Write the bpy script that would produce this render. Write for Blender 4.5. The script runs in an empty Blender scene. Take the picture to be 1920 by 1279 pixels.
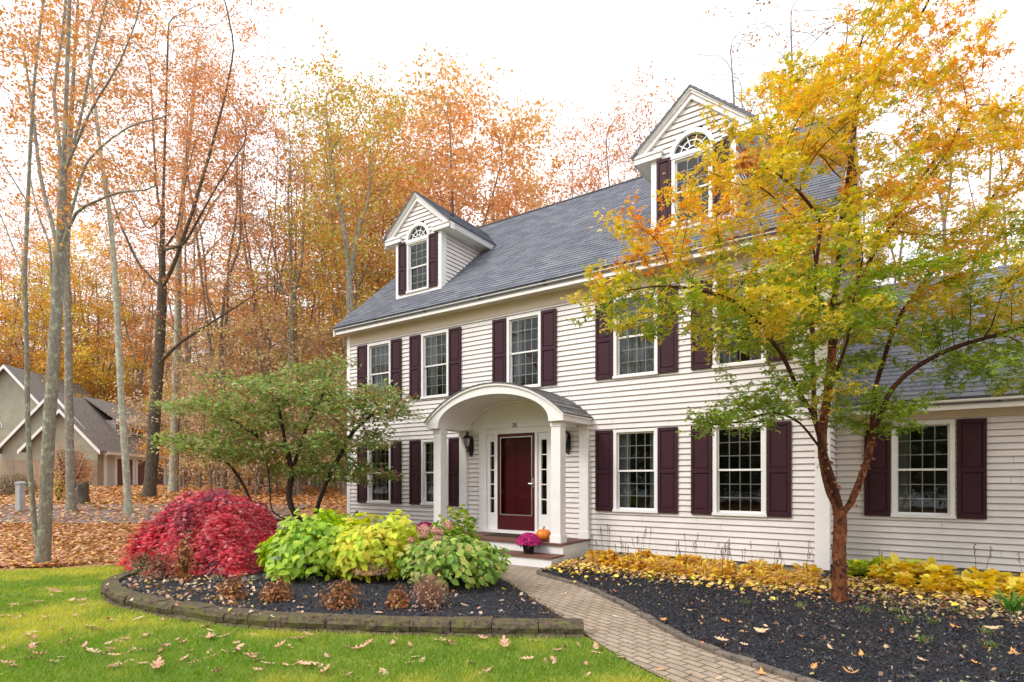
import bpy, bmesh, math, random
import numpy as np
from math import sin, cos, pi, radians, sqrt, atan2
from mathutils import Vector, Matrix
SC = bpy.context.scene
COL = SC.collection

# ---------------------------------------------------------------- camera, sky, sun, exposure
TH = atan2(1580.0, 1074.0)                 # camera is turned left of the house front's normal
SN, CS = sin(TH), cos(TH)
EYE = 1.6
cd = bpy.data.cameras.new('camera'); cam = bpy.data.objects.new('camera', cd); COL.objects.link(cam)
cam.location = (0, 0, EYE)
cam.rotation_euler = (pi/2, 0, atan2(CS, SN))
cd.sensor_width = 36; cd.lens = 36*1074/1920; cd.shift_y = (898-639.5)/1920
cd.clip_start = .05; cd.clip_end = 600
SC.camera = cam

SUN_EL, SUN_AZ = radians(42), radians(205)      # azimuth: direction the light comes from, clockwise from +Y
W = bpy.data.worlds.new('World'); SC.world = W; W.use_nodes = True
nt = W.node_tree; nt.nodes.clear()
sky = nt.nodes.new('ShaderNodeTexSky'); sky.sky_type = 'NISHITA'; sky.sun_disc = False
sky.sun_elevation = SUN_EL; sky.sun_rotation = SUN_AZ
sky.air_density = 1.0; sky.dust_density = 5; sky.ozone_density = 1
hs = nt.nodes.new('ShaderNodeHueSaturation'); hs.inputs['Saturation'].default_value = .18
mx = nt.nodes.new('ShaderNodeMix'); mx.data_type = 'RGBA'; mx.inputs[0].default_value = .72
mx.inputs[7].default_value = (12.6, 12.9, 13.4, 1)
bg = nt.nodes.new('ShaderNodeBackground'); bg.inputs[1].default_value = .115
wo = nt.nodes.new('ShaderNodeOutputWorld')
nt.links.new(sky.outputs[0], hs.inputs['Color']); nt.links.new(hs.outputs[0], mx.inputs[6])
nt.links.new(mx.outputs[2], bg.inputs[0]); nt.links.new(bg.outputs[0], wo.inputs[0])
sd = bpy.data.lights.new('sun', 'SUN'); sd.energy = 1.2; sd.angle = radians(14); sd.color = (1, .95, .88)
so = bpy.data.objects.new('sun', sd); COL.objects.link(so)
_d = Vector((sin(SUN_AZ)*cos(SUN_EL), cos(SUN_AZ)*cos(SUN_EL), sin(SUN_EL)))
so.rotation_euler = _d.to_track_quat('Z', 'Y').to_euler()
SC.view_settings.view_transform = 'Standard'; SC.view_settings.look = 'None'
SC.view_settings.gamma = 1; SC.view_settings.exposure = 0.60
SC.render.engine = 'CYCLES'
SC.cycles.max_bounces = 7; SC.cycles.diffuse_bounces = 4; SC.cycles.transparent_max_bounces = 8
SC.cycles.use_denoising = True
try: SC.cycles.denoiser = 'OPENIMAGEDENOISE'
except Exception: pass

# ---------------------------------------------------------------- helpers
def at(px, t):
    """world X, Y of the photo column px at camera depth t"""
    r = (px-960)/1074*t
    return r*SN-t*CS, r*CS+t*SN
def at3(px, py, t):
    x, y = at(px, t); return (x, y, EYE+(898-py)/1074*t)
def depth(x, y): return -x*CS+y*SN
def sstep(a, b, v):
    v = np.clip((np.asarray(v, float)-a)/(b-a), 0, 1); return v*v*(3-2*v)
def ground_h(x, y):
    t = -np.asarray(x)*CS+np.asarray(y)*SN
    h = np.interp(t, [0, 10.5, 13, 17, 24, 30, 45, 120, 300], [0, 0, .12, .5, .88, 1.0, 1.06, 1.5, 2.0])
    return h*(1-sstep(-17, -12.9, x)*(1-sstep(22, 34, y)))

def empty(name, loc=(0, 0, 0), rz=0, label=None, cat=None, group=None):
    o = bpy.data.objects.new(name, None); COL.objects.link(o); o.location = loc; o.rotation_euler[2] = rz
    o.empty_display_size = .2
    tag(o, label, cat, group); return o
def tag(o, label=None, cat=None, group=None, kind=None):
    if label: o['label'] = label
    if cat: o['category'] = cat
    if group: o['group'] = group
    if kind: o['kind'] = kind
    return o
def link(name, me, mat=None, parent=None):
    o = bpy.data.objects.new(name, me); COL.objects.link(o)
    if mat is not None and not me.materials:
        for m in (mat if isinstance(mat, (list, tuple)) else [mat]): me.materials.append(m)
    if parent is not None:
        o.parent = parent
    return o
def copy_tree(o, parent=None):
    c = o.copy(); COL.objects.link(c)
    if parent is not None: c.parent = parent
    for ch in list(o.children): copy_tree(ch, c)
    return c

class MB:
    """collects polygons, builds ONE mesh object"""
    def __init__(s): s.v = []; s.f = []; s.uv = {}; s.mi = []; s.m = 0
    def face(s, pts, uv=None):
        b = len(s.v); s.v += [tuple(p) for p in pts]; s.f.append(tuple(range(b, b+len(pts)))); s.mi.append(s.m)
        if uv: s.uv[len(s.f)-1] = uv
    def box(s, x0, x1, y0, y1, z0, z1):
        if x0 > x1: x0, x1 = x1, x0
        if y0 > y1: y0, y1 = y1, y0
        b = len(s.v)
        s.v += [(x0, y0, z0), (x1, y0, z0), (x1, y1, z0), (x0, y1, z0), (x0, y0, z1), (x1, y0, z1), (x1, y1, z1), (x0, y1, z1)]
        for f in ((0, 3, 2, 1), (4, 5, 6, 7), (0, 1, 5, 4), (1, 2, 6, 5), (2, 3, 7, 6), (3, 0, 4, 7)):
            s.f.append(tuple(b+i for i in f)); s.mi.append(s.m)
    def prism(s, pts, ext):
        """closed outline pts (3D) swept by ext"""
        b = len(s.v); n = len(pts); e = Vector(ext)
        s.v += [tuple(p) for p in pts]+[tuple(Vector(p)+e) for p in pts]
        s.f.append(tuple(range(b+n-1, b-1, -1))); s.f.append(tuple(range(b+n, b+2*n))); s.mi += [s.m, s.m]
        for i in range(n):
            j = (i+1) % n; s.f.append((b+i, b+j, b+n+j, b+n+i)); s.mi.append(s.m)
    def tube(s, pts, rad, k=8, cap=True, wob=0):
        pts = [Vector(p) for p in pts]; n = len(pts)
        if not hasattr(rad, '__len__'): rad = [rad]*n
        b = len(s.v); up = Vector((0, 0, 1)); prev = None
        for i, p in enumerate(pts):
            d = (pts[min(i+1, n-1)]-pts[max(i-1, 0)]).normalized()
            if prev is None:
                a = d.cross(up) if abs(d.z) < .95 else d.cross(Vector((1, 0, 0)))
            else: a = prev-d*prev.dot(d)
            a.normalize(); prev = a; c = d.cross(a)
            for j in range(k):
                t = 2*pi*j/k; r = rad[i]*(1+(random.uniform(-wob, wob) if wob else 0))
                s.v.append(tuple(p+(a*cos(t)+c*sin(t))*r))
        for i in range(n-1):
            for j in range(k):
                j2 = (j+1) % k
                s.f.append((b+i*k+j, b+i*k+j2, b+(i+1)*k+j2, b+(i+1)*k+j)); s.mi.append(s.m)
        if cap:
            s.f.append(tuple(b+j for j in range(k-1, -1, -1))); s.f.append(tuple(b+(n-1)*k+j for j in range(k))); s.mi += [s.m, s.m]
    def lathe(s, prof, cx, cy, k=24, sq=None):
        """prof: list of (r, z)"""
        b = len(s.v)
        for r, z in prof:
            for j in range(k):
                t = 2*pi*j/k; rr = r*(sq(t, z) if sq else 1)
                s.v.append((cx+rr*cos(t), cy+rr*sin(t), z))
        for i in range(len(prof)-1):
            for j in range(k):
                j2 = (j+1) % k
                s.f.append((b+i*k+j, b+i*k+j2, b+(i+1)*k+j2, b+(i+1)*k+j)); s.mi.append(s.m)
    def build(s, name, mat=None, parent=None, smooth=False, bevel=0):
        me = bpy.data.meshes.new(name); me.from_pydata(s.v, [], s.f)
        if s.uv:
            ul = me.uv_layers.new(name='UVMap')
            for fi, uv in s.uv.items():
                ls = me.polygons[fi].loop_start
                for k, c in enumerate(uv): ul.data[ls+k].uv = c
        for m in (mat if isinstance(mat, (list, tuple)) else [mat]):
            if m: me.materials.append(m)
        if any(s.mi): me.polygons.foreach_set('material_index', s.mi)
        if smooth: me.polygons.foreach_set('use_smooth', [True]*len(me.polygons))
        me.update()
        o = link(name, me, None, parent)
        if bevel:
            md = o.modifiers.new('bevel', 'BEVEL'); md.width = bevel; md.segments = 2; md.limit_method = 'ANGLE'
        return o

def np_mesh(name, V, loops, starts, totals, col=None, mat=None, smooth=False):
    me = bpy.data.meshes.new(name)
    me.vertices.add(len(V)); me.vertices.foreach_set('co', np.ascontiguousarray(V, np.float32).ravel())
    me.loops.add(len(loops)); me.loops.foreach_set('vertex_index', np.ascontiguousarray(loops, np.int32))
    me.polygons.add(len(starts)); me.polygons.foreach_set('loop_start', np.ascontiguousarray(starts, np.int32))
    try: me.polygons.foreach_set('loop_total', np.ascontiguousarray(totals, np.int32))
    except Exception: pass
    if smooth: me.polygons.foreach_set('use_smooth', np.ones(len(starts), bool))
    me.update(calc_edges=True)
    if col is not None:
        ca = me.attributes.new('tint', 'FLOAT_COLOR', 'POINT')
        ca.data.foreach_set('color', np.ascontiguousarray(col, np.float32).ravel())
    if mat: me.materials.append(mat)
    return me

def scatter_mesh(name, P, N, T, size, tmpl_v, tmpl_f, col, mat, smooth=False):
    """a copy of a small template at every point. N = leaf normal, T = leaf direction (unit vectors), all in one mesh"""
    n = len(P); N = N/np.maximum(np.linalg.norm(N, axis=1, keepdims=True), 1e-6)
    T = T-N*(T*N).sum(1, keepdims=True); T /= np.maximum(np.linalg.norm(T, axis=1, keepdims=True), 1e-6)
    B = np.cross(N, T)
    tv = np.asarray(tmpl_v, float); k = len(tv)
    size = np.asarray(size, float).reshape(-1, 1, 1)
    V = P[:, None, :]+size*(tv[None, :, 0:1]*T[:, None, :]+tv[None, :, 1:2]*B[:, None, :]+tv[None, :, 2:3]*N[:, None, :])
    loops = []; tot = []
    for f in tmpl_f: loops += list(f); tot.append(len(f))
    L = (np.arange(n)[:, None]*k+np.array(loops)[None, :]).ravel()
    tt = np.tile(np.array(tot), n); st = np.concatenate([[0], np.cumsum(tt)[:-1]])
    c4 = None
    if col is not None:
        c4 = np.ones((n, k, 4)); c4[:, :, :3] = col[:, None, :]; c4 = c4.reshape(-1, 4)
    return np_mesh(name, V.reshape(-1, 3), L, st, tt, c4, mat, smooth)

DIAMOND = ([(0, 0, 0), (.5, -.32, .06), (1, 0, 0), (.5, .32, .06)], [(0, 1, 2, 3)])
OVATE = ([(0, 0, 0), (.22, -.3, .07), (.6, -.3, .07), (1, 0, -.12), (.6, .3, .07), (.22, .3, .07), (.45, 0, -.02)],
         [(0, 1, 6), (1, 2, 6), (2, 3, 6), (3, 4, 6), (4, 5, 6), (5, 0, 6)])
def _tri():
    v = []; f = []
    for a, s in ((0, 1), (1.0, .8), (-1.0, .8)):
        b = len(v); c, sn = cos(a), sin(a)
        for x, y, z in ((.05, 0, 0), (.5, -.22, .06), (1, 0, -.06), (.5, .22, .06)):
            v.append((s*(x*c-y*sn), s*(x*sn+y*c), z))
        f.append((b, b+1, b+2, b+3))
    return v, f
TRI = _tri()
def _palm():
    v = []; f = []
    for a, s in ((0, 1), (.75, .85), (-.75, .85), (1.6, .55), (-1.6, .55)):
        b = len(v); c, sn = cos(a), sin(a)
        for x, y, z in ((.0, 0, 0), (.5, -.15, .04), (1, 0, -.12), (.5, .15, .04)):
            v.append((s*(x*c-y*sn), s*(x*sn+y*c), z))
        f.append((b, b+1, b+2, b+3))
    return v, f
PALM = _palm()
def _strip(w=.06):
    return [(0, -w, 0), (0, w, 0), (.55, w*1.2, .02), (.55, -w*1.2, .02), (1, 0, -.12)], [(0, 3, 2, 1), (3, 4, 2)]

# ---------------------------------------------------------------- materials
def mat(name, color, rough=.7, spec=.3, bump=None, var=None, noise_scale=8, metallic=0, coat=0):
    """principled; var = second colour mixed by noise; bump = (scale, strength, distance)"""
    m = bpy.data.materials.new(name); m.use_nodes = True; t = m.node_tree; p = t.nodes['Principled BSDF']
    p.inputs['Base Color'].default_value = (*color, 1); p.inputs['Roughness'].default_value = rough
    p.inputs['Specular IOR Level'].default_value = spec; p.inputs['Metallic'].default_value = metallic
    p.inputs['Coat Weight'].default_value = coat
    tc = t.nodes.new('ShaderNodeTexCoord')
    if var:
        n = t.nodes.new('ShaderNodeTexNoise'); n.inputs['Scale'].default_value = noise_scale; n.inputs['Detail'].default_value = 6
        n.inputs['Roughness'].default_value = .65
        r = t.nodes.new('ShaderNodeValToRGB'); r.color_ramp.elements[0].position = .38; r.color_ramp.elements[1].position = .62
        r.color_ramp.elements[0].color = (*color, 1); r.color_ramp.elements[1].color = (*var, 1)
        t.links.new(tc.outputs['Object'], n.inputs['Vector']); t.links.new(n.outputs['Fac'], r.inputs[0]); t.links.new(r.outputs[0], p.inputs['Base Color'])
    if bump:
        n2 = t.nodes.new('ShaderNodeTexNoise'); n2.inputs['Scale'].default_value = bump[0]; n2.inputs['Detail'].default_value = 5
        b = t.nodes.new('ShaderNodeBump'); b.inputs['Strength'].default_value = bump[1]; b.inputs['Distance'].default_value = bump[2]
        t.links.new(tc.outputs['Object'], n2.inputs['Vector']); t.links.new(n2.outputs['Fac'], b.inputs['Height']); t.links.new(b.outputs[0], p.inputs['Normal'])
    return m

def leaf_mat(name, trans=.4, rough=.48, gain=1.0):
    m = bpy.data.materials.new(name); m.use_nodes = True; t = m.node_tree; t.nodes.clear()
    a = t.nodes.new('ShaderNodeAttribute'); a.attribute_name = 'tint'
    p = t.nodes.new('ShaderNodeBsdfPrincipled'); p.inputs['Roughness'].default_value = rough; p.inputs['Specular IOR Level'].default_value = .35
    tr = t.nodes.new('ShaderNodeBsdfTranslucent'); ms = t.nodes.new('ShaderNodeMixShader'); ms.inputs[0].default_value = trans
    g = t.nodes.new('ShaderNodeHueSaturation'); g.inputs['Saturation'].default_value = 1.25; g.inputs['Value'].default_value = 1.15*gain
    o = t.nodes.new('ShaderNodeOutputMaterial')
    t.links.new(a.outputs['Color'], p.inputs['Base Color']); t.links.new(a.outputs['Color'], g.inputs['Color']); t.links.new(g.outputs[0], tr.inputs['Color'])
    t.links.new(p.outputs[0], ms.inputs[1]); t.links.new(tr.outputs[0], ms.inputs[2]); t.links.new(ms.outputs[0], o.inputs[0])
    return m

def bark_mat(name, c1, c2, lichen=None, scale=6, zs=.25, lich_amt=.55):
    m = bpy.data.materials.new(name); m.use_nodes = True; t = m.node_tree; p = t.nodes['Principled BSDF']
    p.inputs['Roughness'].default_value = .9; p.inputs['Specular IOR Level'].default_value = .15
    tc = t.nodes.new('ShaderNodeTexCoord'); mp = t.nodes.new('ShaderNodeMapping'); mp.inputs['Scale'].default_value = (1, 1, zs)
    n = t.nodes.new('ShaderNodeTexNoise'); n.inputs['Scale'].default_value = scale*4; n.inputs['Detail'].default_value = 7; n.inputs['Roughness'].default_value = .7
    r = t.nodes.new('ShaderNodeValToRGB'); r.color_ramp.elements[0].position = .35; r.color_ramp.elements[1].position = .65
    r.color_ramp.elements[0].color = (*c1, 1); r.color_ramp.elements[1].color = (*c2, 1)
    t.links.new(tc.outputs['Object'], mp.inputs[0]); t.links.new(mp.outputs[0], n.inputs['Vector']); t.links.new(n.outputs['Fac'], r.inputs[0])
    last = r.outputs[0]
    if lichen:
        n2 = t.nodes.new('ShaderNodeTexNoise'); n2.inputs['Scale'].default_value = scale*1.2; n2.inputs['Detail'].default_value = 6; n2.inputs['Roughness'].default_value = .7
        r2 = t.nodes.new('ShaderNodeValToRGB'); r2.color_ramp.elements[0].position = lich_amt-.03; r2.color_ramp.elements[1].position = lich_amt+.05
        mm = t.nodes.new('ShaderNodeMix'); mm.data_type = 'RGBA'; mm.inputs[7].default_value = (*lichen, 1)
        t.links.new(tc.outputs['Object'], n2.inputs['Vector']); t.links.new(n2.outputs['Fac'], r2.inputs[0]); t.links.new(r2.outputs[0], mm.inputs[0])
        t.links.new(last, mm.inputs[6]); last = mm.outputs[2]
    t.links.new(last, p.inputs['Base Color'])
    b = t.nodes.new('ShaderNodeBump'); b.inputs['Strength'].default_value = .8; b.inputs['Distance'].default_value = .02
    t.links.new(n.outputs['Fac'], b.inputs['Height']); t.links.new(b.outputs[0], p.inputs['Normal'])
    return m

def brick_mat(name, c1, c2, mortar, bw, bh, msize=.01, bumpd=.006, rough=.85, uv=True, stain=None, rot=0, offs=.5, warp=0):
    m = bpy.data.materials.new(name); m.use_nodes = True; t = m.node_tree; p = t.nodes['Principled BSDF']
    p.inputs['Roughness'].default_value = rough; p.inputs['Specular IOR Level'].default_value = .25
    tc = t.nodes.new('ShaderNodeTexCoord'); mp = t.nodes.new('ShaderNodeMapping'); mp.inputs['Rotation'].default_value = (0, 0, rot)
    br = t.nodes.new('ShaderNodeTexBrick'); br.offset = offs
    br.inputs['Scale'].default_value = 1; br.inputs['Brick Width'].default_value = bw; br.inputs['Row Height'].default_value = bh
    br.inputs['Mortar Size'].default_value = msize; br.inputs['Mortar Smooth'].default_value = .1; br.inputs['Bias'].default_value = 0
    br.inputs['Color1'].default_value = (*c1, 1); br.inputs['Color2'].default_value = (*c2, 1); br.inputs['Mortar'].default_value = (*mortar, 1)
    t.links.new(tc.outputs['UV' if uv else 'Object'], mp.inputs[0])
    vec = mp.outputs[0]
    if warp:
        nw = t.nodes.new('ShaderNodeTexNoise'); nw.inputs['Scale'].default_value = 1.6
        va = t.nodes.new('ShaderNodeVectorMath'); va.operation = 'SCALE'; va.inputs['Scale'].default_value = warp
        vb = t.nodes.new('ShaderNodeVectorMath'); vb.operation = 'ADD'
        t.links.new(mp.outputs[0], nw.inputs['Vector']); t.links.new(nw.outputs['Color'], va.inputs[0]); t.links.new(va.outputs[0], vb.inputs[0]); t.links.new(mp.outputs[0], vb.inputs[1]); vec = vb.outputs[0]
    t.links.new(vec, br.inputs['Vector'])
    n = t.nodes.new('ShaderNodeTexNoise'); n.inputs['Scale'].default_value = 1.2; n.inputs['Detail'].default_value = 8; n.inputs['Roughness'].default_value = .7
    t.links.new(tc.outputs['Object'], n.inputs['Vector'])
    mm = t.nodes.new('ShaderNodeMix'); mm.data_type = 'RGBA'; mm.blend_type = 'MULTIPLY'; mm.inputs[0].default_value = .8
    r = t.nodes.new('ShaderNodeValToRGB'); r.color_ramp.elements[0].position = .3; r.color_ramp.elements[1].position = .7
    s = stain or (.6, .6, .6); r.color_ramp.elements[0].color = (*s, 1); r.color_ramp.elements[1].color = (1.0, 1.0, 1.0, 1)
    t.links.new(n.outputs['Fac'], r.inputs[0]); t.links.new(br.outputs['Color'], mm.inputs[6]); t.links.new(r.outputs[0], mm.inputs[7])
    n3 = t.nodes.new('ShaderNodeTexNoise'); n3.inputs['Scale'].default_value = 60; n3.inputs['Detail'].default_value = 3
    t.links.new(tc.outputs['Object'], n3.inputs['Vector'])
    m3 = t.nodes.new('ShaderNodeMix'); m3.data_type = 'RGBA'; m3.blend_type = 'OVERLAY'; m3.inputs[0].default_value = .6
    t.links.new(mm.outputs[2], m3.inputs[6]); t.links.new(n3.outputs['Fac'], m3.inputs[7]); t.links.new(m3.outputs[2], p.inputs['Base Color'])
    b = t.nodes.new('ShaderNodeBump'); b.inputs['Strength'].default_value = .7; b.inputs['Distance'].default_value = bumpd; b.invert = True
    t.links.new(br.outputs['Fac'], b.inputs['Height']); t.links.new(b.outputs[0], p.inputs['Normal'])
    return m

def glass_mat(name, tint=(.9, .93, .92), ior=1.52):
    m = bpy.data.materials.new(name); m.use_nodes = True; t = m.node_tree; t.nodes.clear()
    f = t.nodes.new('ShaderNodeFresnel'); f.inputs[0].default_value = ior
    tr = t.nodes.new('ShaderNodeBsdfTransparent'); tr.inputs[0].default_value = (*tint, 1)
    g = t.nodes.new('ShaderNodeBsdfGlossy'); g.inputs['Roughness'].default_value = .015
    n = t.nodes.new('ShaderNodeTexNoise'); n.inputs['Scale'].default_value = 3; b = t.nodes.new('ShaderNodeBump'); b.inputs['Strength'].default_value = .12; b.inputs['Distance'].default_value = .01
    ms = t.nodes.new('ShaderNodeMixShader'); o = t.nodes.new('ShaderNodeOutputMaterial')
    t.links.new(n.outputs['Fac'], b.inputs['Height']); t.links.new(b.outputs[0], g.inputs['Normal'])
    t.links.new(f.outputs[0], ms.inputs[0]); t.links.new(tr.outputs[0], ms.inputs[1]); t.links.new(g.outputs[0], ms.inputs[2]); t.links.new(ms.outputs[0], o.inputs[0])
    return m

M = {}
M['siding'] = mat('siding', (.78, .728, .712), .55, .3, bump=(40, .15, .002), var=(.695, .65, .635), noise_scale=1.6)
M['butt'] = mat('siding_shade_line', (.30, .25, .24), .9, .1)  # dark tone paints the shadow line under each clapboard
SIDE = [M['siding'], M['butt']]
M['trim'] = mat('trim', (.80, .78, .77), .45, .4, bump=(30, .1, .002), var=(.76, .74, .74), noise_scale=3)
M['soffit'] = mat('soffit', (.62, .52, .42), .6, .3)
M['shutter'] = mat('shutter', (.044, .012, .021), .55, .22, var=(.036, .010, .016), noise_scale=5)
M['glass'] = glass_mat('glass')
M['curtain'] = mat('curtain', (.26, .27, .29), .9, .1)
M['muntin'] = mat('muntin', (.66, .66, .66), .6, .3)
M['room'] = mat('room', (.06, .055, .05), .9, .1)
M['door'] = mat('door', (.070, .006, .012), .35, .4)
M['door_glass'] = glass_mat('door_glass', (.85, .75, .75), 1.22)
M['deck'] = mat('deck', (.17, .075, .055), .6, .3, var=(.12, .055, .042), noise_scale=12)
M['iron'] = mat('iron', (.018, .016, .018), .4, .5)
M['brass'] = mat('brass', (.6, .58, .52), .3, .5, metallic=.9)
M['concrete'] = mat('concrete', (.30, .27, .23), .9, .2, bump=(20, .5, .01), var=(.22, .20, .17), noise_scale=6)
M['lampglass'] = mat('lampglass', (.35, .33, .38), .1, .6)
M['shingle'] = brick_mat('shingle', (.135, .143, .172), (.215, .222, .253), (.06, .06, .07), .30, .14, .004, .004, .9, True, (.78, .78, .8))
M['shingle2'] = brick_mat('shingle_porch', (.13, .125, .13), (.22, .215, .22), (.05, .05, .05), .22, .11, .006, .004, .9, True, (.7, .7, .7))
M['paver'] = brick_mat('paver', (.45, .355, .275), (.37, .29, .225), (.17, .135, .10), .20, .10, .009, .008, .9, False, (.60, .58, .50), rot=radians(24), warp=.10)
M['leaf'] = leaf_mat('leaf'); M['leaf_far'] = leaf_mat('leaf_far', .34, gain=.80)
M['leaf_dry'] = leaf_mat('leaf_dry', .15)
M['bark_grey'] = bark_mat('bark_grey', (.16, .135, .11), (.30, .27, .22), (.36, .38, .29), 7, .3, .56)
M['bark_pale'] = bark_mat('bark_pale', (.24, .22, .17), (.40, .38, .31), (.42, .45, .33), 5, .5, .52)
M['bark_dark'] = bark_mat('bark_dark', (.055, .042, .034), (.14, .115, .085), (.20, .21, .13), 8, .2, .60)
M['bark_far'] = bark_mat('bark_far', (.15, .12, .10), (.27, .23, .19), None, 6, .3)
M['bark_red'] = bark_mat('bark_red', (.085, .026, .014), (.29, .105, .042), (.05, .02, .014), 9, .45, .54)
M['bark_black'] = bark_mat('bark_black', (.025, .018, .015), (.06, .045, .035), None, 9, .3)
M['bark_twig'] = bark_mat('bark_twig', (.045, .018, .012), (.13, .05, .028), None, 9, .3)
M['stem'] = mat('stem', (.16, .09, .05), .9, .1)

# ---------------------------------------------------------------- ground, lawn, beds, path
def ground_mats():
    # woodland floor: leaf litter colours
    m = bpy.data.materials.new('forest_floor'); m.use_nodes = True; t = m.node_tree; p = t.nodes['Principled BSDF']
    p.inputs['Roughness'].default_value = .95; p.inputs['Specular IOR Level'].default_value = .1
    tc = t.nodes.new('ShaderNodeTexCoord')
    n = t.nodes.new('ShaderNodeTexNoise'); n.inputs['Scale'].default_value = 9; n.inputs['Detail'].default_value = 9; n.inputs['Roughness'].default_value = .8
    r = t.nodes.new('ShaderNodeValToRGB'); e = r.color_ramp.elements
    e[0].position = .32; e[0].color = (.10, .055, .03, 1); e[1].position = .7; e[1].color = (.50, .34, .19, 1)
    x = r.color_ramp.elements.new(.5); x.color = (.36, .19, .085, 1)
    t.links.new(tc.outputs['Object'], n.inputs['Vector']); t.links.new(n.outputs['Fac'], r.inputs[0])
    n2 = t.nodes.new('ShaderNodeTexNoise'); n2.inputs['Scale'].default_value = .35; n2.inputs['Detail'].default_value = 3
    mm = t.nodes.new('ShaderNodeMix'); mm.data_type = 'RGBA'; mm.blend_type = 'MULTIPLY'; mm.inputs[0].default_value = .6
    t.links.new(tc.outputs['Object'], n2.inputs['Vector']); t.links.new(r.outputs[0], mm.inputs[6]); t.links.new(n2.outputs['Color'], mm.inputs[7])
    t.links.new(r.outputs[0], p.inputs['Base Color'])
    b = t.nodes.new('ShaderNodeBump'); b.inputs['Distance'].default_value = .03; t.links.new(n.outputs['Fac'], b.inputs['Height']); t.links.new(b.outputs[0], p.inputs['Normal'])
    M['forest_floor'] = m
    # lawn soil / thatch under the blades
    m = bpy.data.materials.new('lawn'); m.use_nodes = True; t = m.node_tree; p = t.nodes['Principled BSDF']
    p.inputs['Roughness'].default_value = .9; p.inputs['Specular IOR Level'].default_value = .1
    tc = t.nodes.new('ShaderNodeTexCoord')
    n = t.nodes.new('ShaderNodeTexNoise'); n.inputs['Scale'].default_value = 1.1; n.inputs['Detail'].default_value = 4
    r = t.nodes.new('ShaderNodeValToRGB'); e = r.color_ramp.elements
    e[0].position = .38; e[0].color = (.15, .25, .02, 1); e[1].position = .62; e[1].color = (.44, .42, .07, 1)
    n2 = t.nodes.new('ShaderNodeTexNoise'); n2.inputs['Scale'].default_value = 45; n2.inputs['Detail'].default_value = 6; n2.inputs['Roughness'].default_value = .8
    mm = t.nodes.new('ShaderNodeMix'); mm.data_type = 'RGBA'; mm.blend_type = 'OVERLAY'; mm.inputs[0].default_value = .7
    for q in (n, n2): t.links.new(tc.outputs['Object'], q.inputs['Vector'])
    t.links.new(n.outputs['Fac'], r.inputs[0]); t.links.new(r.outputs[0], mm.inputs[6]); t.links.new(n2.outputs['Fac'], mm.inputs[7]); t.links.new(mm.outputs[2], p.inputs['Base Color'])
    b = t.nodes.new('ShaderNodeBump'); b.inputs['Distance'].default_value = .03; t.links.new(n2.outputs['Fac'], b.inputs['Height']); t.links.new(b.outputs[0], p.inputs['Normal'])
    M['lawn'] = m
    M['mulch'] = mat('mulch', (.010, .011, .016), .85, .35, bump=(55, 1.0, .03), var=(.045, .045, .058), noise_scale=38)
    M['asphalt'] = mat('asphalt', (.13, .105, .105), .9, .2, bump=(80, .5, .01), var=(.24, .17, .15), noise_scale=5)
ground_mats()

def make_ground():
    # one sheet in camera-aligned rows, fine near, coarse far
    ts = np.concatenate([np.arange(-14, 46, .6), np.geomspace(46, 320, 26)])
    us = np.linspace(-2.6, 2.6, 120)
    V = []
    for t in ts:
        w = max(18, abs(t)+12)
        r = us*w
        x = r*SN-t*CS; y = r*CS+t*SN
        z = ground_h(x, y)
        V.append(np.stack([x, y, z], 1))
    V = np.concatenate(V); n = len(us)
    i = np.arange(len(ts)-1)[:, None]*n+np.arange(n-1)[None, :]
    i = i.ravel(); L = np.stack([i, i+1, i+n+1, i+n], 1).ravel()
    me = np_mesh('ground', V, L, np.arange(len(i))*4, np.full(len(i), 4), None, M['forest_floor'], True)
    tag(link('ground', me), kind='structure')
make_ground()

def smooth_curve(pts, per=8):
    P = [Vector(p) for p in pts]; out = []
    for i in range(len(P)-1):
        p0 = P[max(i-1, 0)]; p1 = P[i]; p2 = P[i+1]; p3 = P[min(i+2, len(P)-1)]
        for k in range(per):
            t = k/per; out.append(.5*((2*p1)+(p2-p0)*t+(2*p0-5*p1+4*p2-p3)*t*t+(3*p1-p0-3*p2+p3)*t**3))
    out.append(P[-1]); return out
PATH_L = smooth_curve([(-6.9, 8.72), (-6.2, 8.15), (-5.56, 7.64), (-4.78, 7.04), (-3.83, 6.24), (-3.12, 5.66), (-2.60, 5.19), (-2.1, 4.78), (-1.53, 4.41), (-.9, 4.05), (0.3, 3.55), (2, 3.1)])
PATH_R = smooth_curve([(-5.15, 8.72), (-5.0, 8.1), (-4.0, 7.57), (-3.31, 7.03), (-2.7, 6.48), (-2.22, 5.99), (-1.77, 5.57), (-1.34, 5.26), (-.95, 5.07), (-.73, 4.96), (0.2, 4.6), (2.2, 4.2)])
WALL = smooth_curve([(-10.75, 6.3), (-10.6, 5.3), (-10.22, 4.35), (-9.62, 3.62), (-8.9, 3.3), (-8.08, 3.15), (-6.87, 3.24), (-5.77, 3.46), (-4.97, 3.80), (-4.16, 4.22), (-3.5, 4.59), (-2.62, 5.14)])
def poly_sheet(name, pts, z, m, kind='structure', sub=False, zf=None, **kw):
    bm = bmesh.new()
    vs = [bm.verts.new((p[0], p[1], z)) for p in pts]
    bm.faces.new(vs); bmesh.ops.triangulate(bm, faces=bm.faces[:])
    me = bpy.data.meshes.new(name); bm.normal_update(); bm.to_mesh(me); bm.free()
    if me.polygons[0].normal.z < 0: me.flip_normals()
    o = link(name, me, m); tag(o, kind=kind, **kw); return o
lawn_edge = [(-14.9, .9), (-13.4, 2.7), (-12.75, 3.35), (-12.2, 4.0), (-11.7, 4.75), (-10.9, 5.6)]
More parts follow.
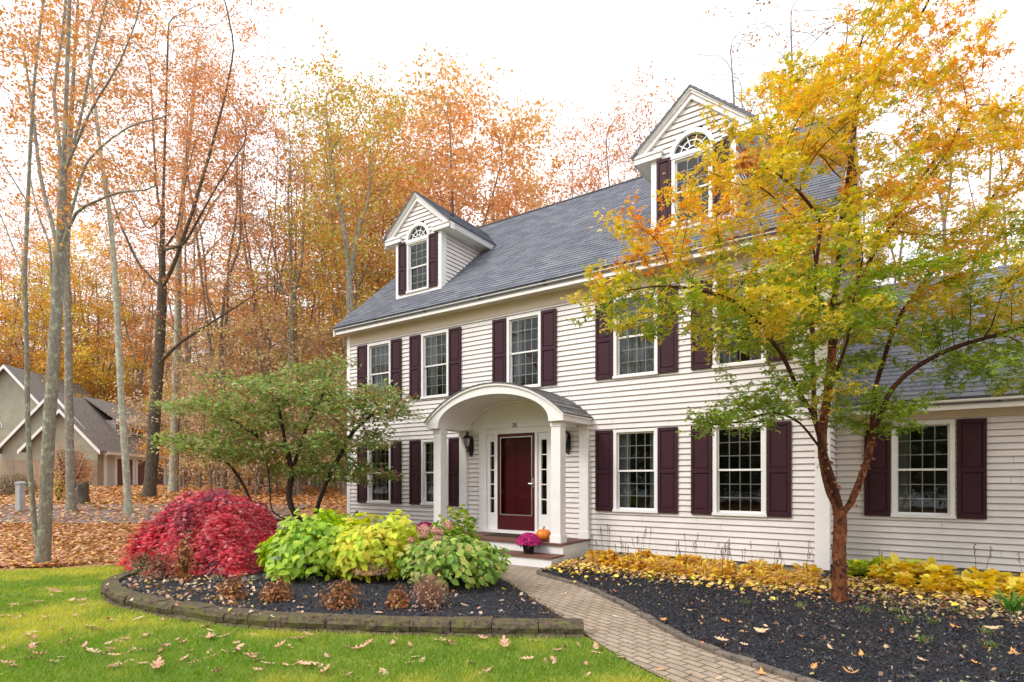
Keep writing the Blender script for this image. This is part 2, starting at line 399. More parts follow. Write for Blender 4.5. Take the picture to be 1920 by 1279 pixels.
LAWN = [(-14, -6), (-22, -4), (-19, -1.5)]+lawn_edge+[(p.x, p.y) for p in WALL[8:]]+[(p.x, p.y) for p in PATH_L if p.x > -2.6]+[(2.5, -6)]
poly_sheet('lawn', LAWN, .010, M['lawn'])
path_poly = [(p.x, p.y) for p in PATH_L]+[(p.x, p.y) for p in reversed(PATH_R)]
poly_sheet('path', path_poly, .022, M['paver'])
bedL = [(p.x, p.y) for p in WALL]+[(p.x, p.y) for p in reversed(PATH_L) if p.x < -2.65]+[(-8.5, 9.0), (-8.6, 10.2), (-12.3, 10.2), (-12.5, 8.2), (-11.5, 7.2)]
def in_poly(x, y, poly):
    x = np.asarray(x, float); y = np.asarray(y, float); c = np.zeros(x.shape, bool); n = len(poly); j = n-1
    for i in range(n):
        xi, yi = poly[i]; xj, yj = poly[j]
        if yi != yj: c ^= ((yi > y) != (yj > y)) & (x < (xj-xi)*(y-yi)/(yj-yi)+xi)
        j = i
    return c
def seg_dist(x, y, pts):
    d = np.full(np.shape(x), 1e9); P = np.array([(p[0], p[1]) for p in pts])
    for a, b in zip(P[:-1], P[1:]):
        ab = b-a; t = np.clip(((x-a[0])*ab[0]+(y-a[1])*ab[1])/max(ab@ab, 1e-9), 0, 1)
        d = np.minimum(d, np.hypot(x-a[0]-t*ab[0], y-a[1]-t*ab[1]))
    return d
rng = np.random.default_rng(5)
def bed_sheet(name, poly, hf, step=.09):
    """mulch bed: a gently heaped, lumpy sheet clipped to its outline"""
    P = np.array(poly); x0, y0 = P.min(0); x1, y1 = P.max(0)
    xs = np.arange(x0, x1, step); ys = np.arange(y0, y1, step)
    X, Y = np.meshgrid(xs, ys); n, m_ = X.shape
    X = X+rng.uniform(-.3, .3, X.shape)*step; Y = Y+rng.uniform(-.3, .3, X.shape)*step
    Z = hf(X, Y)+rng.normal(0, .007, X.shape)
    ok = in_poly(X, Y, poly)
    idx = np.arange(n*m_).reshape(n, m_)
    q = np.stack([idx[:-1, :-1], idx[:-1, 1:], idx[1:, 1:], idx[1:, :-1]], -1).reshape(-1, 4)
    q = q[ok.ravel()[q].all(1)]
    used = np.unique(q); rm = np.zeros(n*m_, int); rm[used] = np.arange(len(used))
    V = np.stack([X.ravel(), Y.ravel(), Z.ravel()], 1)[used]
    me = np_mesh(name, V, rm[q].ravel(), np.arange(len(q))*4, np.full(len(q), 4), None, M['mulch'], True)
    tag(link(name, me), kind='structure')
def hL(x, y):
    d = np.minimum(seg_dist(x, y, WALL), 9); dp = seg_dist(x, y, PATH_L)
    return .035+.085*sstep(0, .5, dp)
def hR(x, y):
    return .03+.05*sstep(0, .5, seg_dist(x, y, PATH_R))
bed_sheet('mulch_bed', bedL, hL)
bedR = [(p.x, p.y) for p in PATH_R]+[(6, 4.0), (6, 11.6), (-.9, 11.6), (-.9, 10.3), (-5.02, 10.3)]
bed_sheet('mulch_bed', bedR, hR)

# driveway beyond the woods edge
def driveway():
    V = []; us = np.arange(-40, -6, 1.0)
    for t in (15.6, 16.6, 17.6, 18.8, 20.2):
        for r in us:
            x = r*SN-t*CS; y = r*CS+t*SN; V.append((x, y, float(ground_h(x, y))+.03))
    n = len(us); q = []
    for i in range(4):
        for j in range(n-1): q += [i*n+j, i*n+j+1, (i+1)*n+j+1, (i+1)*n+j]
    me = np_mesh('driveway', np.array(V), np.array(q), np.arange(len(q)//4)*4, np.full(len(q)//4, 4), None, M['asphalt'])
    tag(link('driveway', me), kind='structure')
driveway()

# retaining wall of rough blocks, bevelled, one thing (> cap course)
def retaining_wall():
    m = bark_mat('wall_block', (.045, .036, .026), (.17, .13, .085), (.13, .125, .045), 6, 1, .54)
    L = [0]; P = WALL
    for a, b in zip(P[:-1], P[1:]): L.append(L[-1]+(b-a).length)
    L = np.array(L); X = np.array([p.x for p in P]); Y = np.array([p.y for p in P])
    def pos(s):
        s = min(max(s, 0), L[-1]); return Vector((np.interp(s, L, X), np.interp(s, L, Y)))
    def course(z0, z1, out, blk, rr):
        mb = MB(); s = rr.uniform(0, .2); tot = L[-1]
        s = 0.0
        while s < tot-.05:
            e = min(s+blk*rr.uniform(.7, 1.25), tot)
            if tot-e < .12: e = tot
            a = pos(s+.004); b = pos(e-.004); d = (b-a).normalized(); nrm = Vector((d.y, -d.x))
            o = out+rr.uniform(-.012, .012); dz = rr.uniform(-.006, .006)
            k = 5; w = .19
            rows = []
            for i in range(k):
                f = i/(k-1); q = a.lerp(b, f); 
                j = [rr.uniform(-.009, .009) for _ in range(3)]
                bulge = .012*sin(pi*f)
                rows.append([(q.x+nrm.x*(o+j[0]+bulge*.4), q.y+nrm.y*(o+j[0]+bulge*.4), z0),
                             (q.x+nrm.x*(o+.012+j[1]+bulge), q.y+nrm.y*(o+.012+j[1]+bulge), (z0+z1)/2),
                             (q.x+nrm.x*(o+j[2]-.004), q.y+nrm.y*(o+j[2]-.004), z1+dz-.012),
                             (q.x+nrm.x*(o-.022), q.y+nrm.y*(o-.022), z1+dz),
                             (q.x+nrm.x*(o-w), q.y+nrm.y*(o-w), z1+dz+rr.uniform(-.003, .003)), (q.x+nrm.x*(o-w), q.y+nrm.y*(o-w), z0)])
            b0 = len(mb.v)
            for r_ in rows: mb.v += r_
            for i in range(k-1):
                for j in range(6):
                    j2 = (j+1) % 6; mb.f.append((b0+i*6+j, b0+i*6+j2, b0+(i+1)*6+j2, b0+(i+1)*6+j)); mb.mi.append(0)
            mb.f.append(tuple(b0+j for j in range(5, -1, -1))); mb.f.append(tuple(b0+(k-1)*6+j for j in range(6))); mb.mi += [0, 0]
            s = e
        return mb
    rr = random.Random(3)
    o = course(-.03, .045, 0.018, .42, rr).build('retaining_wall', m)
    tag(o, 'low curved retaining wall of mossy grey brown blocks around the planting bed', 'wall')
    course(.047, .162, 0.0, .40, rr).build('cap_course', m, o)
retaining_wall()

def path_edging():
    m = mat('edging_brick', (.12, .095, .08), .9, .2, bump=(30, .6, .01), var=(.20, .16, .13), noise_scale=7)
    mb = MB(); P = PATH_R[6:]; s = 0; rr = random.Random(8)
    L = [0]
    for a, b in zip(P[:-1], P[1:]): L.append(L[-1]+(b-a).length)
    X = [p.x for p in P]; Y = [p.y for p in P]
    while s < L[-1]-.25:
        e = s+.20; a = Vector((np.interp(s+.004, L, X), np.interp(s+.004, L, Y))); b = Vector((np.interp(e-.004, L, X), np.interp(e-.004, L, Y)))
        d = (b-a).normalized(); n = Vector((-d.y, d.x)); z = .062+rr.uniform(-.008, .008); w = .075; o = rr.uniform(-.006, .006)
        pts = [a+n*(o-.01), b+n*(o-.01+rr.uniform(-.004, .004)), b+n*(o+w), a+n*(o+w)]
        mb.prism([(p.x, p.y, -.02) for p in pts], (0, 0, z+.02)); s = e
    o = mb.build('path_edging', m, bevel=.006)
    tag(o, 'dark brick edging line between the paver path and right mulch bed', 'edging')
path_edging()

# ---------------------------------------------------------------- house
FY = 10.21; SB = .20                # front wall plane and foot of the siding
def siding(mb, org, d, nrm, z0, z1, span, openings=(), expo=.1025, out=.022):
    """clapboards: each a thin slanted board with an open butt edge. span(z)->(s0,s1); openings (s0,s1,z0,z1)"""
    ox, oy = org; k = 0; z = z0; jr = random.Random(int(ox*100+oy*37)+7)
    while z < z1-.01:
        zt = min(z+expo, z1); zm = (z+zt)/2
        a, b = span(zm)
        segs = [(a, b)] if b > a else []
        for (u0, u1, w0, w1) in openings:
            if w0 < zm < w1:
                ns = []
                for (p, q) in segs:
                    if u1 <= p or u0 >= q: ns.append((p, q)); continue
                    if u0 > p: ns.append((p, u0))
                    if u1 < q: ns.append((u1, q))
                segs = ns
        cut = []
        for (p, q) in segs:
            while q-p > 2.2 and jr.random() < .8:
                m_ = p+jr.uniform(.5, min(3.2, q-p-.5)); cut.append((p, m_-.0015)); p = m_+.0015
            cut.append((p, q))
        for (p, q) in cut:
            dzl, dzr = jr.uniform(-.0022, .0022), jr.uniform(-.0022, .0022); z_ = z
            def P(s, o, zz): return (ox+d[0]*s+nrm[0]*o, oy+d[1]*s+nrm[1]*o, zz+(dzl+(dzr-dzl)*(s-p)/max(q-p, .01) if zz < z_+.05 else 0))
            mb.face([P(p, out, z), P(q, out, z), P(q, .003, zt), P(p, .003, zt)])
            mb.m = 1; mb.face([P(p, 0, z), P(q, 0, z), P(q, out, z), P(p, out, z)]); mb.face([P(p, out+.0008, z-.001), P(q, out+.0008, z-.001), P(q, out+.0001, z+.008), P(p, out+.0001, z+.008)]); mb.m = 0  # butt face and thin front strip carry the painted shadow line
        z += expo

def window(parent, x0, x1, z0, z1, Y, cols, rows, cur='sides', casing=.062, name='window', seed=0, head=0):
    """double-hung window in a wall facing -Y; x0..z1 are the outer casing"""
    rr = random.Random(seed)
    mb = MB(); mu = MB(); c = casing; yo = Y-.040; yi = Y+.10
    mb.box(x0, x0+c, yo, yi, z0, z1); mb.box(x1-c, x1, yo, yi, z0, z1)
    mb.box(x0+c, x1-c, yo+.002, yi, z1-c*.9, z1); mb.box(x0-.012, x1+.012, yo-.018, yi, z0-.012, z0+.035)
    if head: mb.box(x0-.02, x1+.02, yo-.02, yo+.03, z1, z1+head)
    a, b, lo, hi = x0+c, x1-c, z0+.035, z1-c*.9
    mid = (lo+hi)/2; s = .030
    for (p, q, y) in ((mid-.015, hi, Y+.012), (lo, mid+.018, Y+.040)):       # upper sash sits outside the lower
        mb.box(a, a+s, y, y+.03, p, q); mb.box(b-s, b, y, y+.03, p, q); mb.box(a+s, b-s, y, y+.03, q-s, q); mb.box(a+s, b-s, y, y+.03, p, p+s*1.1)
        for i in range(1, cols):
            xx = a+s+(b-a-2*s)*i/cols; mu.box(xx-.0075, xx+.0075, y+.014, y+.022, p+s, q-s)
        for i in range(1, rows):
            zz = p+s+(q-p-2*s)*i/rows; mu.box(a+s, b-s, y+.0145, y+.0215, zz-.0075, zz+.0075)
    w = mb.build(name, M['trim'], parent); mu.build('muntin', M['muntin'], w)
    g = MB(); g.face([(a+s, Y+.0205, mid), (b-s, Y+.0205, mid), (b-s, Y+.0205, hi-s), (a+s, Y+.0205, hi-s)])
    g.face([(a+s, Y+.0485, lo+s), (b-s, Y+.0485, lo+s), (b-s, Y+.0485, mid), (a+s, Y+.0485, mid)])
    g.build('pane', M['glass'], w)
    if cur:
        cu = MB(); W_ = b-a
        spans = {'sides': [(a, a+W_*.27), (b-W_*.20, b)], 'full': [(a, b)], 'left': [(a, a+W_*.24)], 'wide': [(a, a+W_*.42), (b-W_*.32, b)]}[cur]
        for (p, q) in spans:
            n = max(8, int((q-p)/.018)); pr = None
            for i in range(n+1):
                x = p+(q-p)*i/n; y = Y+.16+.022*sin(x*55+rr.random()*.8)+.01*sin(x*130)
                if pr: cu.face([(pr[0], pr[1], lo-.05), (x, y, lo-.05), (x, y, hi+.05), (pr[0], pr[1], hi+.05)])
                pr = (x, y)
        cu.build('curtain', M['curtain'], w, True)
    return w
def shutter(parent, x0, x1, z0, z1, Y):
    mb = MB(); y0, y1 = Y-.058, Y-.022; s = .048; zm = z0+(z1-z0)*.485
    mb.box(x0, x0+s, y0, y1, z0, z1); mb.box(x1-s, x1, y0, y1, z0, z1)
    for (p, q) in ((z0, z0+.075), (zm-.035, zm+.035), (z1-.06, z1)): mb.box(x0+s, x1-s, y0, y1, p, q)
    for (p, q) in ((z0+.075, zm-.035), (zm+.035, z1-.06)):
        mb.box(x0+s, x1-s, y0+.018, y1-.002, p, q)
        mb.box(x0+s+.022, x1-s-.022, y0+.008, y0+.018, p+.025, q-.025)       # raised field
    for zz in (z0+.3, z1-.3): mb.box(x0+.02, x0+.05, y1, Y+.01, zz-.02, zz+.02)
    return mb.build('shutter', M['shutter'], parent, bevel=.004)

def shingles(mb, A, B, up, length, expo=.135, th=.011, uvx=0.0):
    """courses laid up the slope from eave A->B; 'up' unit upslope, sawtooth courses"""
    A = Vector(A); B = Vector(B); up = Vector(up).normalized(); ex = (B-A); L = ex.length; n = ex.normalized().cross(up)
    if n.z < 0: n = -n
    k = 0; s = 0
    while s < length-.01:
        e = min(s+expo, length)
        p0 = A+up*s+n*th; p1 = B+up*s+n*th; q1 = B+up*e+n*.001; q0 = A+up*e+n*.001
        mb.face([p0, p1, q1, q0], [(uvx, s), (uvx+L, s), (uvx+L, e), (uvx, e)])
        mb.face([A+up*s, B+up*s, p1, p0], [(uvx, s), (uvx+L, s), (uvx+L, s), (uvx, s)])
        s = e; k += 1

def build_house():
    H = empty('house', (0, 0, 0), 0, 'white clapboard colonial house with plum shutters, grey roof, two dormers and arched portico', 'house')
    XL, XR, BY = -12.24, -.95, FY+8.2
    SL = .877; RY = FY+4.10; EY = FY-.37; EZ_ = 5.58; RZ = EZ_+SL*(RY-EY)
    ZT = 5.44
    ups = [(-11.45, -10.60), (-9.56, -8.70), (-7.055, -6.195), (-4.565, -3.695), (-2.705, -1.845)]
    los = [ups[0], ups[1], ups[3], ups[4]]
    wallm = MB()
    op = [(a+.03-XL, b-.03-XL, 3.56, 5.05) for a, b in ups]+[(a+.03-XL, b-.03-XL, 1.01, 2.51) for a, b in los]+[(-7.76-XL, -5.86-XL, .3, 2.72)]
    siding(wallm, (XL, FY), (1, 0), (0, -1), SB, ZT, lambda z: (0.10, XR-XL-.10), op)
    # right gable wall (faces +X) and left gable wall
    def gspan(z):
        if z < ZT-.1: return (.08, BY-FY-.08)
        k = (z-ZT+.02)/SL; return (k, BY-FY-k)
    siding(wallm, (XR, FY), (0, 1), (1, 0), SB, RZ-.12, gspan)
    siding(wallm, (XL, FY), (0, 1), (-1, 0), SB, RZ-.12, gspan)
    siding(wallm, (XL, BY), (1, 0), (0, 1), SB, ZT, lambda z: (0, XR-XL))
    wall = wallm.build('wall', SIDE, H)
    # foundation
    f = MB(); f.box(XL+.03, XR-.03, FY+.02, BY-.02, -.3, SB+.01); f.build('foundation', M['concrete'], H)
    # inner room faces seen through the panes
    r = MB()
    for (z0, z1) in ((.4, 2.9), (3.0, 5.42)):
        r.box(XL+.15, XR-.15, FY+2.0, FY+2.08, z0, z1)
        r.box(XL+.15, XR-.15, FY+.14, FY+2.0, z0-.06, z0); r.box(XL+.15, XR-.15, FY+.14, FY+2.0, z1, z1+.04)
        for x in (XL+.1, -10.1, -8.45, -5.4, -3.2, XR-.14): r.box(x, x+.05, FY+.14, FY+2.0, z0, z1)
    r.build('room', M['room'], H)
    # inner lining behind the siding so that no light leaks
    ln = MB()
    ln.box(XL+.02, XL+.06, FY+.03, BY-.03, SB, ZT); ln.box(XR-.06, XR-.02, FY+.03, BY-.03, SB, ZT)
    ln.box(XL+.06, XR-.06, FY+.2, BY-.03, 5.46, 5.50)
    ln.prism([(XL+.03, FY+.05, ZT), (XL+.03, BY-.05, ZT), (XL+.03, RY, RZ-.22)], (.04, 0, 0)); ln.prism([(XR-.03, FY+.05, ZT), (XR-.03, BY-.05, ZT), (XR-.03, RY, RZ-.22)], (-.04, 0, 0))
    ln.build('sheathing', M['room'], H)
    # corner boards, frieze, water table
    for b_ in ((XL-.024, XL+.105, FY-.024, FY+.14), (XR-.185, XR+.024, FY-.024, FY+.14), (XL-.024, XL+.1, BY-.14, BY+.024), (XR-.1, XR+.024, BY-.16, BY+.024)):
        cb = MB(); cb.box(*b_, SB-.03, ZT); cb.build('corner_board', M['trim'], H)
    # eaves: soffit, fascia with crown profile, frieze
    s = MB(); s.box(XL-.12, XR+.12, EY+.05, FY+.02, 5.405, 5.425); s.box(XL+.105, XR-.185, FY-.03, FY+.02, 5.17, 5.405)
    s.build('soffit', M['soffit'], H)
    fa = MB()
    prof = [(EY+.065, 5.395), (EY+.045, 5.395), (EY+.045, 5.475), (EY+.02, 5.475), (EY+.005, 5.50), (EY-.015, 5.515), (EY-.015, 5.565), (EY+.065, 5.58)]
    fa.prism([(XL-.14, y, z) for y, z in prof], (XR-XL+.28, 0, 0)); fa.build('fascia', M['trim'], H)
    # roof
    rf = MB(); up = Vector((0, 1, SL)).normalized(); ln_ = sqrt((RY-EY)**2+(RZ-EZ_)**2)
    shingles(rf, (XL-.15, EY-.035, EZ_-.02), (XR+.15, EY-.035, EZ_-.02), up, ln_+.04)
    upb = Vector((0, -1, SL)).normalized()
    shingles(rf, (XR+.15, 2*RY-EY, EZ_), (XL-.15, 2*RY-EY, EZ_), upb, ln_)
    n_ = Vector((0, -SL, 1)).normalized()
    rf.prism([(XL-.15, EY-.03, EZ_-.03), (XL-.15, RY, RZ-.02), (XL-.15, RY, RZ-.11), (XL-.15, EY+.02, EZ_-.11)], (XR-XL+.3, 0, 0))
    rf.prism([(XL-.15, 2*RY-EY, EZ_-.03), (XL-.15, RY+.001, RZ-.02), (XL-.15, RY+.001, RZ-.11), (XL-.15, 2*RY-EY-.05, EZ_-.11)], (XR-XL+.3, 0, 0))
    roof = rf.build('roof', M['shingle'], H)
    rc = MB(); rc.prism([(XL-.16, RY-.13, RZ-.075), (XL-.16, RY, RZ+.03), (XL-.16, RY+.13, RZ-.075)], (XR-XL+.32, 0, 0)); rc.build('ridge_cap', M['shingle2'], roof)
    for x in (XL-.148, XR+.112):
        rk = MB()
        for sg in (-1, 1):
            y0 = RY+sg*(RY-EY); rk.prism([(x, y0, EZ_-.045), (x, RY, RZ-.045), (x, RY, RZ-.24), (x, y0, EZ_-.24)], (.036, 0, 0))
        rk.build('rake_board', M['trim'], roof)
    # windows and shutters
    cur_u = ['full', 'wide', 'sides', 'full', 'wide']; cur_l = ['left', 'wide', 'sides', None]
    for i, (a, b) in enumerate(ups):
        window(H, a, b, 3.53, 5.08, FY, 4, 3, cur_u[i], seed=i)
        shutter(H, a-.375, a-.015, 3.53, 5.08, FY); shutter(H, b+.015, b+.375, 3.53, 5.08, FY)
    for i, (a, b) in enumerate(los):
        window(H, a, b, .985, 2.54, FY, 4, 3, cur_l[i], seed=10+i)
        shutter(H, a-.375, a-.015, .98, 2.535, FY); shutter(H, b+.015, b+.375, .98, 2.535, FY)
    # dormers
    for cx in (-10.05, -3.19): dormer(H, cx, EY, EZ_, SL)
    # front door unit
    dx0, dx1 = -7.30, -6.335; dc = (dx0+dx1)/2
    u = MB(); Y0 = FY
    u.box(-7.79, -7.60, Y0-.06, Y0+.12, .50, 2.70); u.box(-6.01, -5.82, Y0-.06, Y0+.12, .50, 2.70)        # outer pilasters
    u.box(-7.79, -5.82, Y0-.065, Y0+.12, 2.70, 2.80); u.box(-7.60, -6.01, Y0-.035, Y0+.12, 2.575, 2.70)
    u.box(dx0-.055, dx0, Y0-.045, Y0+.12, .5, 2.575); u.box(dx1, dx1+.055, Y0-.045, Y0+.12, .5, 2.575)
    u.box(-7.79, -5.82, Y0-.075, Y0+.12, .43, .50)
    for (a, b) in ((-7.60, dx0-.055), (dx1+.055, -6.01)):                    # sidelights
        gx0, gx1 = a+.075, b-.06
        u.box(a, gx0, Y0, Y0+.06, .5, 2.575); u.box(gx1, b, Y0, Y0+.06, .5, 2.575)
        u.box(gx0, gx1, Y0, Y0+.06, .5, .86); u.box(gx0, gx1, Y0, Y0+.06, 2.42, 2.575)
        for i in range(1, 5):
            zz = .86+(2.42-.86)*i/5; u.box(gx0, gx1, Y0+.006, Y0+.03, zz-.011, zz+.011)
    du = u.build('door_frame', M['trim'], H)
    for (a, b) in ((-7.60, dx0-.055), (dx1+.055, -6.01)):
        g = MB(); g.face([(a+.07, Y0+.035, .85), (b-.05, Y0+.035, .85), (b-.05, Y0+.035, 2.43), (a+.07, Y0+.035, 2.43)])
        g.build('pane', M['glass'], du)
    # inner red door behind a full-glass storm door
    d = MB(); d.box(dx0, dx1, Y0+.075, Y0+.11, .5, 2.575)
    for (a, b) in ((dx0+.13, dc-.04), (dc+.04, dx1-.13)):
        for (p, q) in ((.72, 1.25), (1.42, 2.05), (2.15, 2.43)):
            d.box(a, b, Y0+.066, Y0+.075, p, q); d.box(a+.04, b-.04, Y0+.060, Y0+.066, p+.04, q-.04)
    dd = d.build('door', M['door'], H, bevel=.004)
    st = MB(); y0, y1 = Y0-.03, Y0-.002
    st.box(dx0+.004, dx0+.075, y0, y1, .505, 2.57); st.box(dx1-.075, dx1-.004, y0, y1, .505, 2.57)
    st.box(dx0+.075, dx1-.075, y0, y1, 2.50, 2.57); st.box(dx0+.075, dx1-.075, y0, y1, .505, .82)
    so_ = st.build('storm_door', M['door'], H, bevel=.003)
    be = MB(); be.box(dx0+.07, dx0+.092, y0-.008, y0+.004, .82, 2.505); be.box(dx1-.092, dx1-.07, y0-.008, y0+.004, .82, 2.505)
    be.box(dx0+.092, dx1-.092, y0-.008, y0+.004, 2.485, 2.507); be.box(dx0+.092, dx1-.092, y0-.008, y0+.004, .815, .840)
    be.build('bead', M['brass'], so_)
    gl = MB(); gl.face([(dx0+.08, y0+.012, .82), (dx1-.08, y0+.012, .82), (dx1-.08, y0+.012, 2.5), (dx0+.08, y0+.012, 2.5)]); gl.build('pane', M['door_glass'], so_)
    hn = MB(); hn.box(dx1-.055, dx1-.03, y0-.012, y0, 1.42, 1.62); hn.tube([(dx1-.043, y0-.012, 1.50), (dx1-.043, y0-.06, 1.50), (dx1-.12, y0-.07, 1.50)], .011, 8); hn.tube([(dx1-.043, y0, 1.58), (dx1-.043, y0-.03, 1.58)], .02, 10)
    hn.build('handle', M['brass'], so_)
    # house number
    cu = bpy.data.curves.new('house_number', 'FONT'); cu.body = '35'; cu.size = .13; cu.extrude = .006; cu.align_x = 'CENTER'
    no = bpy.data.objects.new('house_number', cu); COL.objects.link(no)
    dg = bpy.context.evaluated_depsgraph_get(); me = bpy.data.meshes.new_from_object(no.evaluated_get(dg)); bpy.data.objects.remove(no)
    me.materials.clear(); nm = link('house_number', me, mat('number', (.14, .12, .10), .5), H); nm.location = (-6.83, FY-.075, 2.705); nm.rotation_euler = (pi/2, 0, 0)
    portico(H)
    wing(H)
    # hose tap
    t = MB(); t.tube([(-11.86, FY, .70), (-11.86, FY-.09, .70), (-11.86, FY-.12, .64)], .016, 8); t.tube([(-11.86, FY-.06, .70), (-11.86, FY-.06, .76)], .009, 6); t.lathe([(0, .765), (.04, .763), (.04, .753), (0, .752)], -11.86, FY-.06, 12)
    t.box(-11.90, -11.82, FY-.03, FY-.015, .66, .74)
    t.build('hose_tap', M['iron'], H)
    return H

def dormer(H, cx, EY, EZ_, SL):
    Y = 10.60; hw = .755; zt = 7.74; z0 = 6.02; bY = 12.6
    mb = MB(); zr = 8.72                               # underside of the ridge at the front
    ah = .41
    def fs(z):
        if z < zt: return (0, 2*hw)
        k = max(0, (z-8.02)/.85); return (k, 2*hw-k)
    zc = 7.60                                          # springing of the arched head
    ops = [(hw-.36, hw+.36, 6.3, 7.62)]
    z = 7.62
    while z < 7.62+.40:
        w = sqrt(max(.40**2-(z+.05-7.62)**2, 0)); ops.append((hw-w, hw+w, z, z+.1)); z += .1
    siding(mb, (cx-hw, Y), (1, 0), (0, -1), 6.1, 8.66, fs, ops)
    siding(mb, (cx+hw, Y), (0, 1), (1, 0), 6.1, zt, lambda z: (.06, bY-Y)); siding(mb, (cx-hw, Y), (0, 1), (-1, 0), 6.1, zt, lambda z: (.06, bY-Y))
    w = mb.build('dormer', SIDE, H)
    t = MB()
    t.box(cx-hw-.02, cx-hw+.095, Y-.024, Y+.15, z0, zt); t.box(cx+hw-.075, cx+hw+.022, Y-.024, Y+.17, z0, zt)
    t.box(cx-hw+.095, cx+hw-.075, Y-.02, Y+.02, 6.12, 6.33)
    # cornice: side eaves with fascia, returns and raking boards
    ov = .345; yF = Y-.10; eL, eR = cx-hw-ov, cx+hw+ov; ze = 7.80
    for sg in (-1, 1):
        xe = cx+sg*(hw+ov); xi = cx+sg*hw
        a, b = sorted((xe, xi))
        t.box(a, b, yF+.02, bY+.1, 7.69, 7.705)                                        # soffit
        xo, xi2 = sorted((xe, xe-sg*.035)); t.box(xo, xi2, yF, bY+.2, 7.665, 7.765)    # fascia
        xo, xi2 = sorted((xe+sg*.028, xe-sg*.03)); t.box(xo, xi2, yF-.02, bY+.2, 7.765, 7.815)
        # return on the front
        a, b = sorted((xe, cx+sg*(hw-.20)))
        t.box(a, b, yF+.001, Y+.02, 7.665, 7.765); a, b = sorted((xe+sg*.028, cx+sg*(hw-.22))); t.box(a, b, yF-.022, Y+.02, 7.765, 7.812)
        # raking cornice
        top = 8.775; x0, x1 = xe+sg*.03, cx
        zz0 = 7.82; 
        def rk(o0, o1, ya, yb):
            pts = [(x0, ya, zz0-o0), (x1, ya, top-o0), (x1, ya, top-o1), (x0, ya, zz0-o1)]
            t.prism(pts, (0, yb-ya, 0))
        rk(.0, .055, yF-.035, Y+.05); rk(.055, .10, yF-.005, Y+.05); rk(.10, .20, yF+.03, Y+.05)
    t.build('trim', M['trim'], w)
    # little roofs
    r = MB()
    for sg in (-1, 1):
        xe = cx+sg*(hw+ov+.05); ze_ = 7.80; L = sqrt((hw+ov+.05)**2+(8.79-ze_)**2)
        A = (xe, yF-.05, ze_); B = (xe, 13.6, ze_)
        if sg < 0: A, B = B, A
        shingles(r, A, B, Vector((-sg*(hw+ov+.05), 0, 8.79-ze_)), L, uvx=cx)
        # thickness
        r.prism([(xe, yF-.05, ze_), (cx, yF-.05, 8.79), (cx, yF-.05, 8.75), (xe-sg*.03, yF-.05, ze_-.03)], (0, 13.6-yF, 0))
    r.build('roof', M['shingle'], w)
    # arched window
    wx0, wx1 = cx-.375, cx+.375
    win = window(w, wx0, wx1, 6.33, 7.60, Y, 3, 3, None, .06)
    a = MB(); n = 28; R, r_ = .415, .335
    for i in range(n):
        t0, t1 = pi*i/n, pi*(i+1)/n
        pts = [(cx+R*cos(t0), Y-.05, 7.62+R*sin(t0)), (cx+R*cos(t1), Y-.05, 7.62+R*sin(t1)), (cx+r_*cos(t1), Y-.05, 7.62+r_*sin(t1)), (cx+r_*cos(t0), Y-.05, 7.62+r_*sin(t0))]
        a.prism(pts, (0, .13, 0))
    a.box(cx-.415, cx+.415, Y-.055, Y+.08, 7.575, 7.655)
    for k in range(1, 5):
        t0 = pi*k/5; dx, dz = cos(t0), sin(t0); px_, pz_ = -dz*.009, dx*.009
        a.prism([(cx+dx*.10+px_, Y-.005, 7.64+dz*.10+pz_), (cx+dx*.34+px_, Y-.005, 7.64+dz*.34+pz_), (cx+dx*.34-px_, Y-.005, 7.64+dz*.34-pz_), (cx+dx*.10-px_, Y-.005, 7.64+dz*.10-pz_)], (0, .02, 0))
    for rr0 in (.10, .21):
        for i in range(16):
            t0, t1 = pi*i/16, pi*(i+1)/16
            a.prism([(cx+(rr0+.009)*cos(t0), Y-.006, 7.64+(rr0+.009)*sin(t0)), (cx+(rr0+.009)*cos(t1), Y-.006, 7.64+(rr0+.009)*sin(t1)), (cx+(rr0-.009)*cos(t1), Y-.006, 7.64+(rr0-.009)*sin(t1)), (cx+(rr0-.009)*cos(t0), Y-.006, 7.64+(rr0-.009)*sin(t0))], (0, .02, 0))
    a.build('arched_head', M['trim'], w)
    g = MB(); g.face([(cx+.34*cos(pi*i/20), Y+.02, 7.62+.34*sin(pi*i/20)) for i in range(21)]); g.build('pane', M['glass'], w)
    d = MB(); d.box(cx-hw+.05, cx+hw-.05, Y+.5, Y+.55, 6.2, 8.3); d.box(cx-hw+.03, cx+hw-.03, Y+.03, Y+.5, 8.05, 8.1); d.build('room', M['room'], w)
    shutter(w, cx-.375-.285, cx-.375-.01, 6.335, 7.64, Y); shutter(w, cx+.375+.01, cx+.375+.285, 6.335, 7.64, Y)

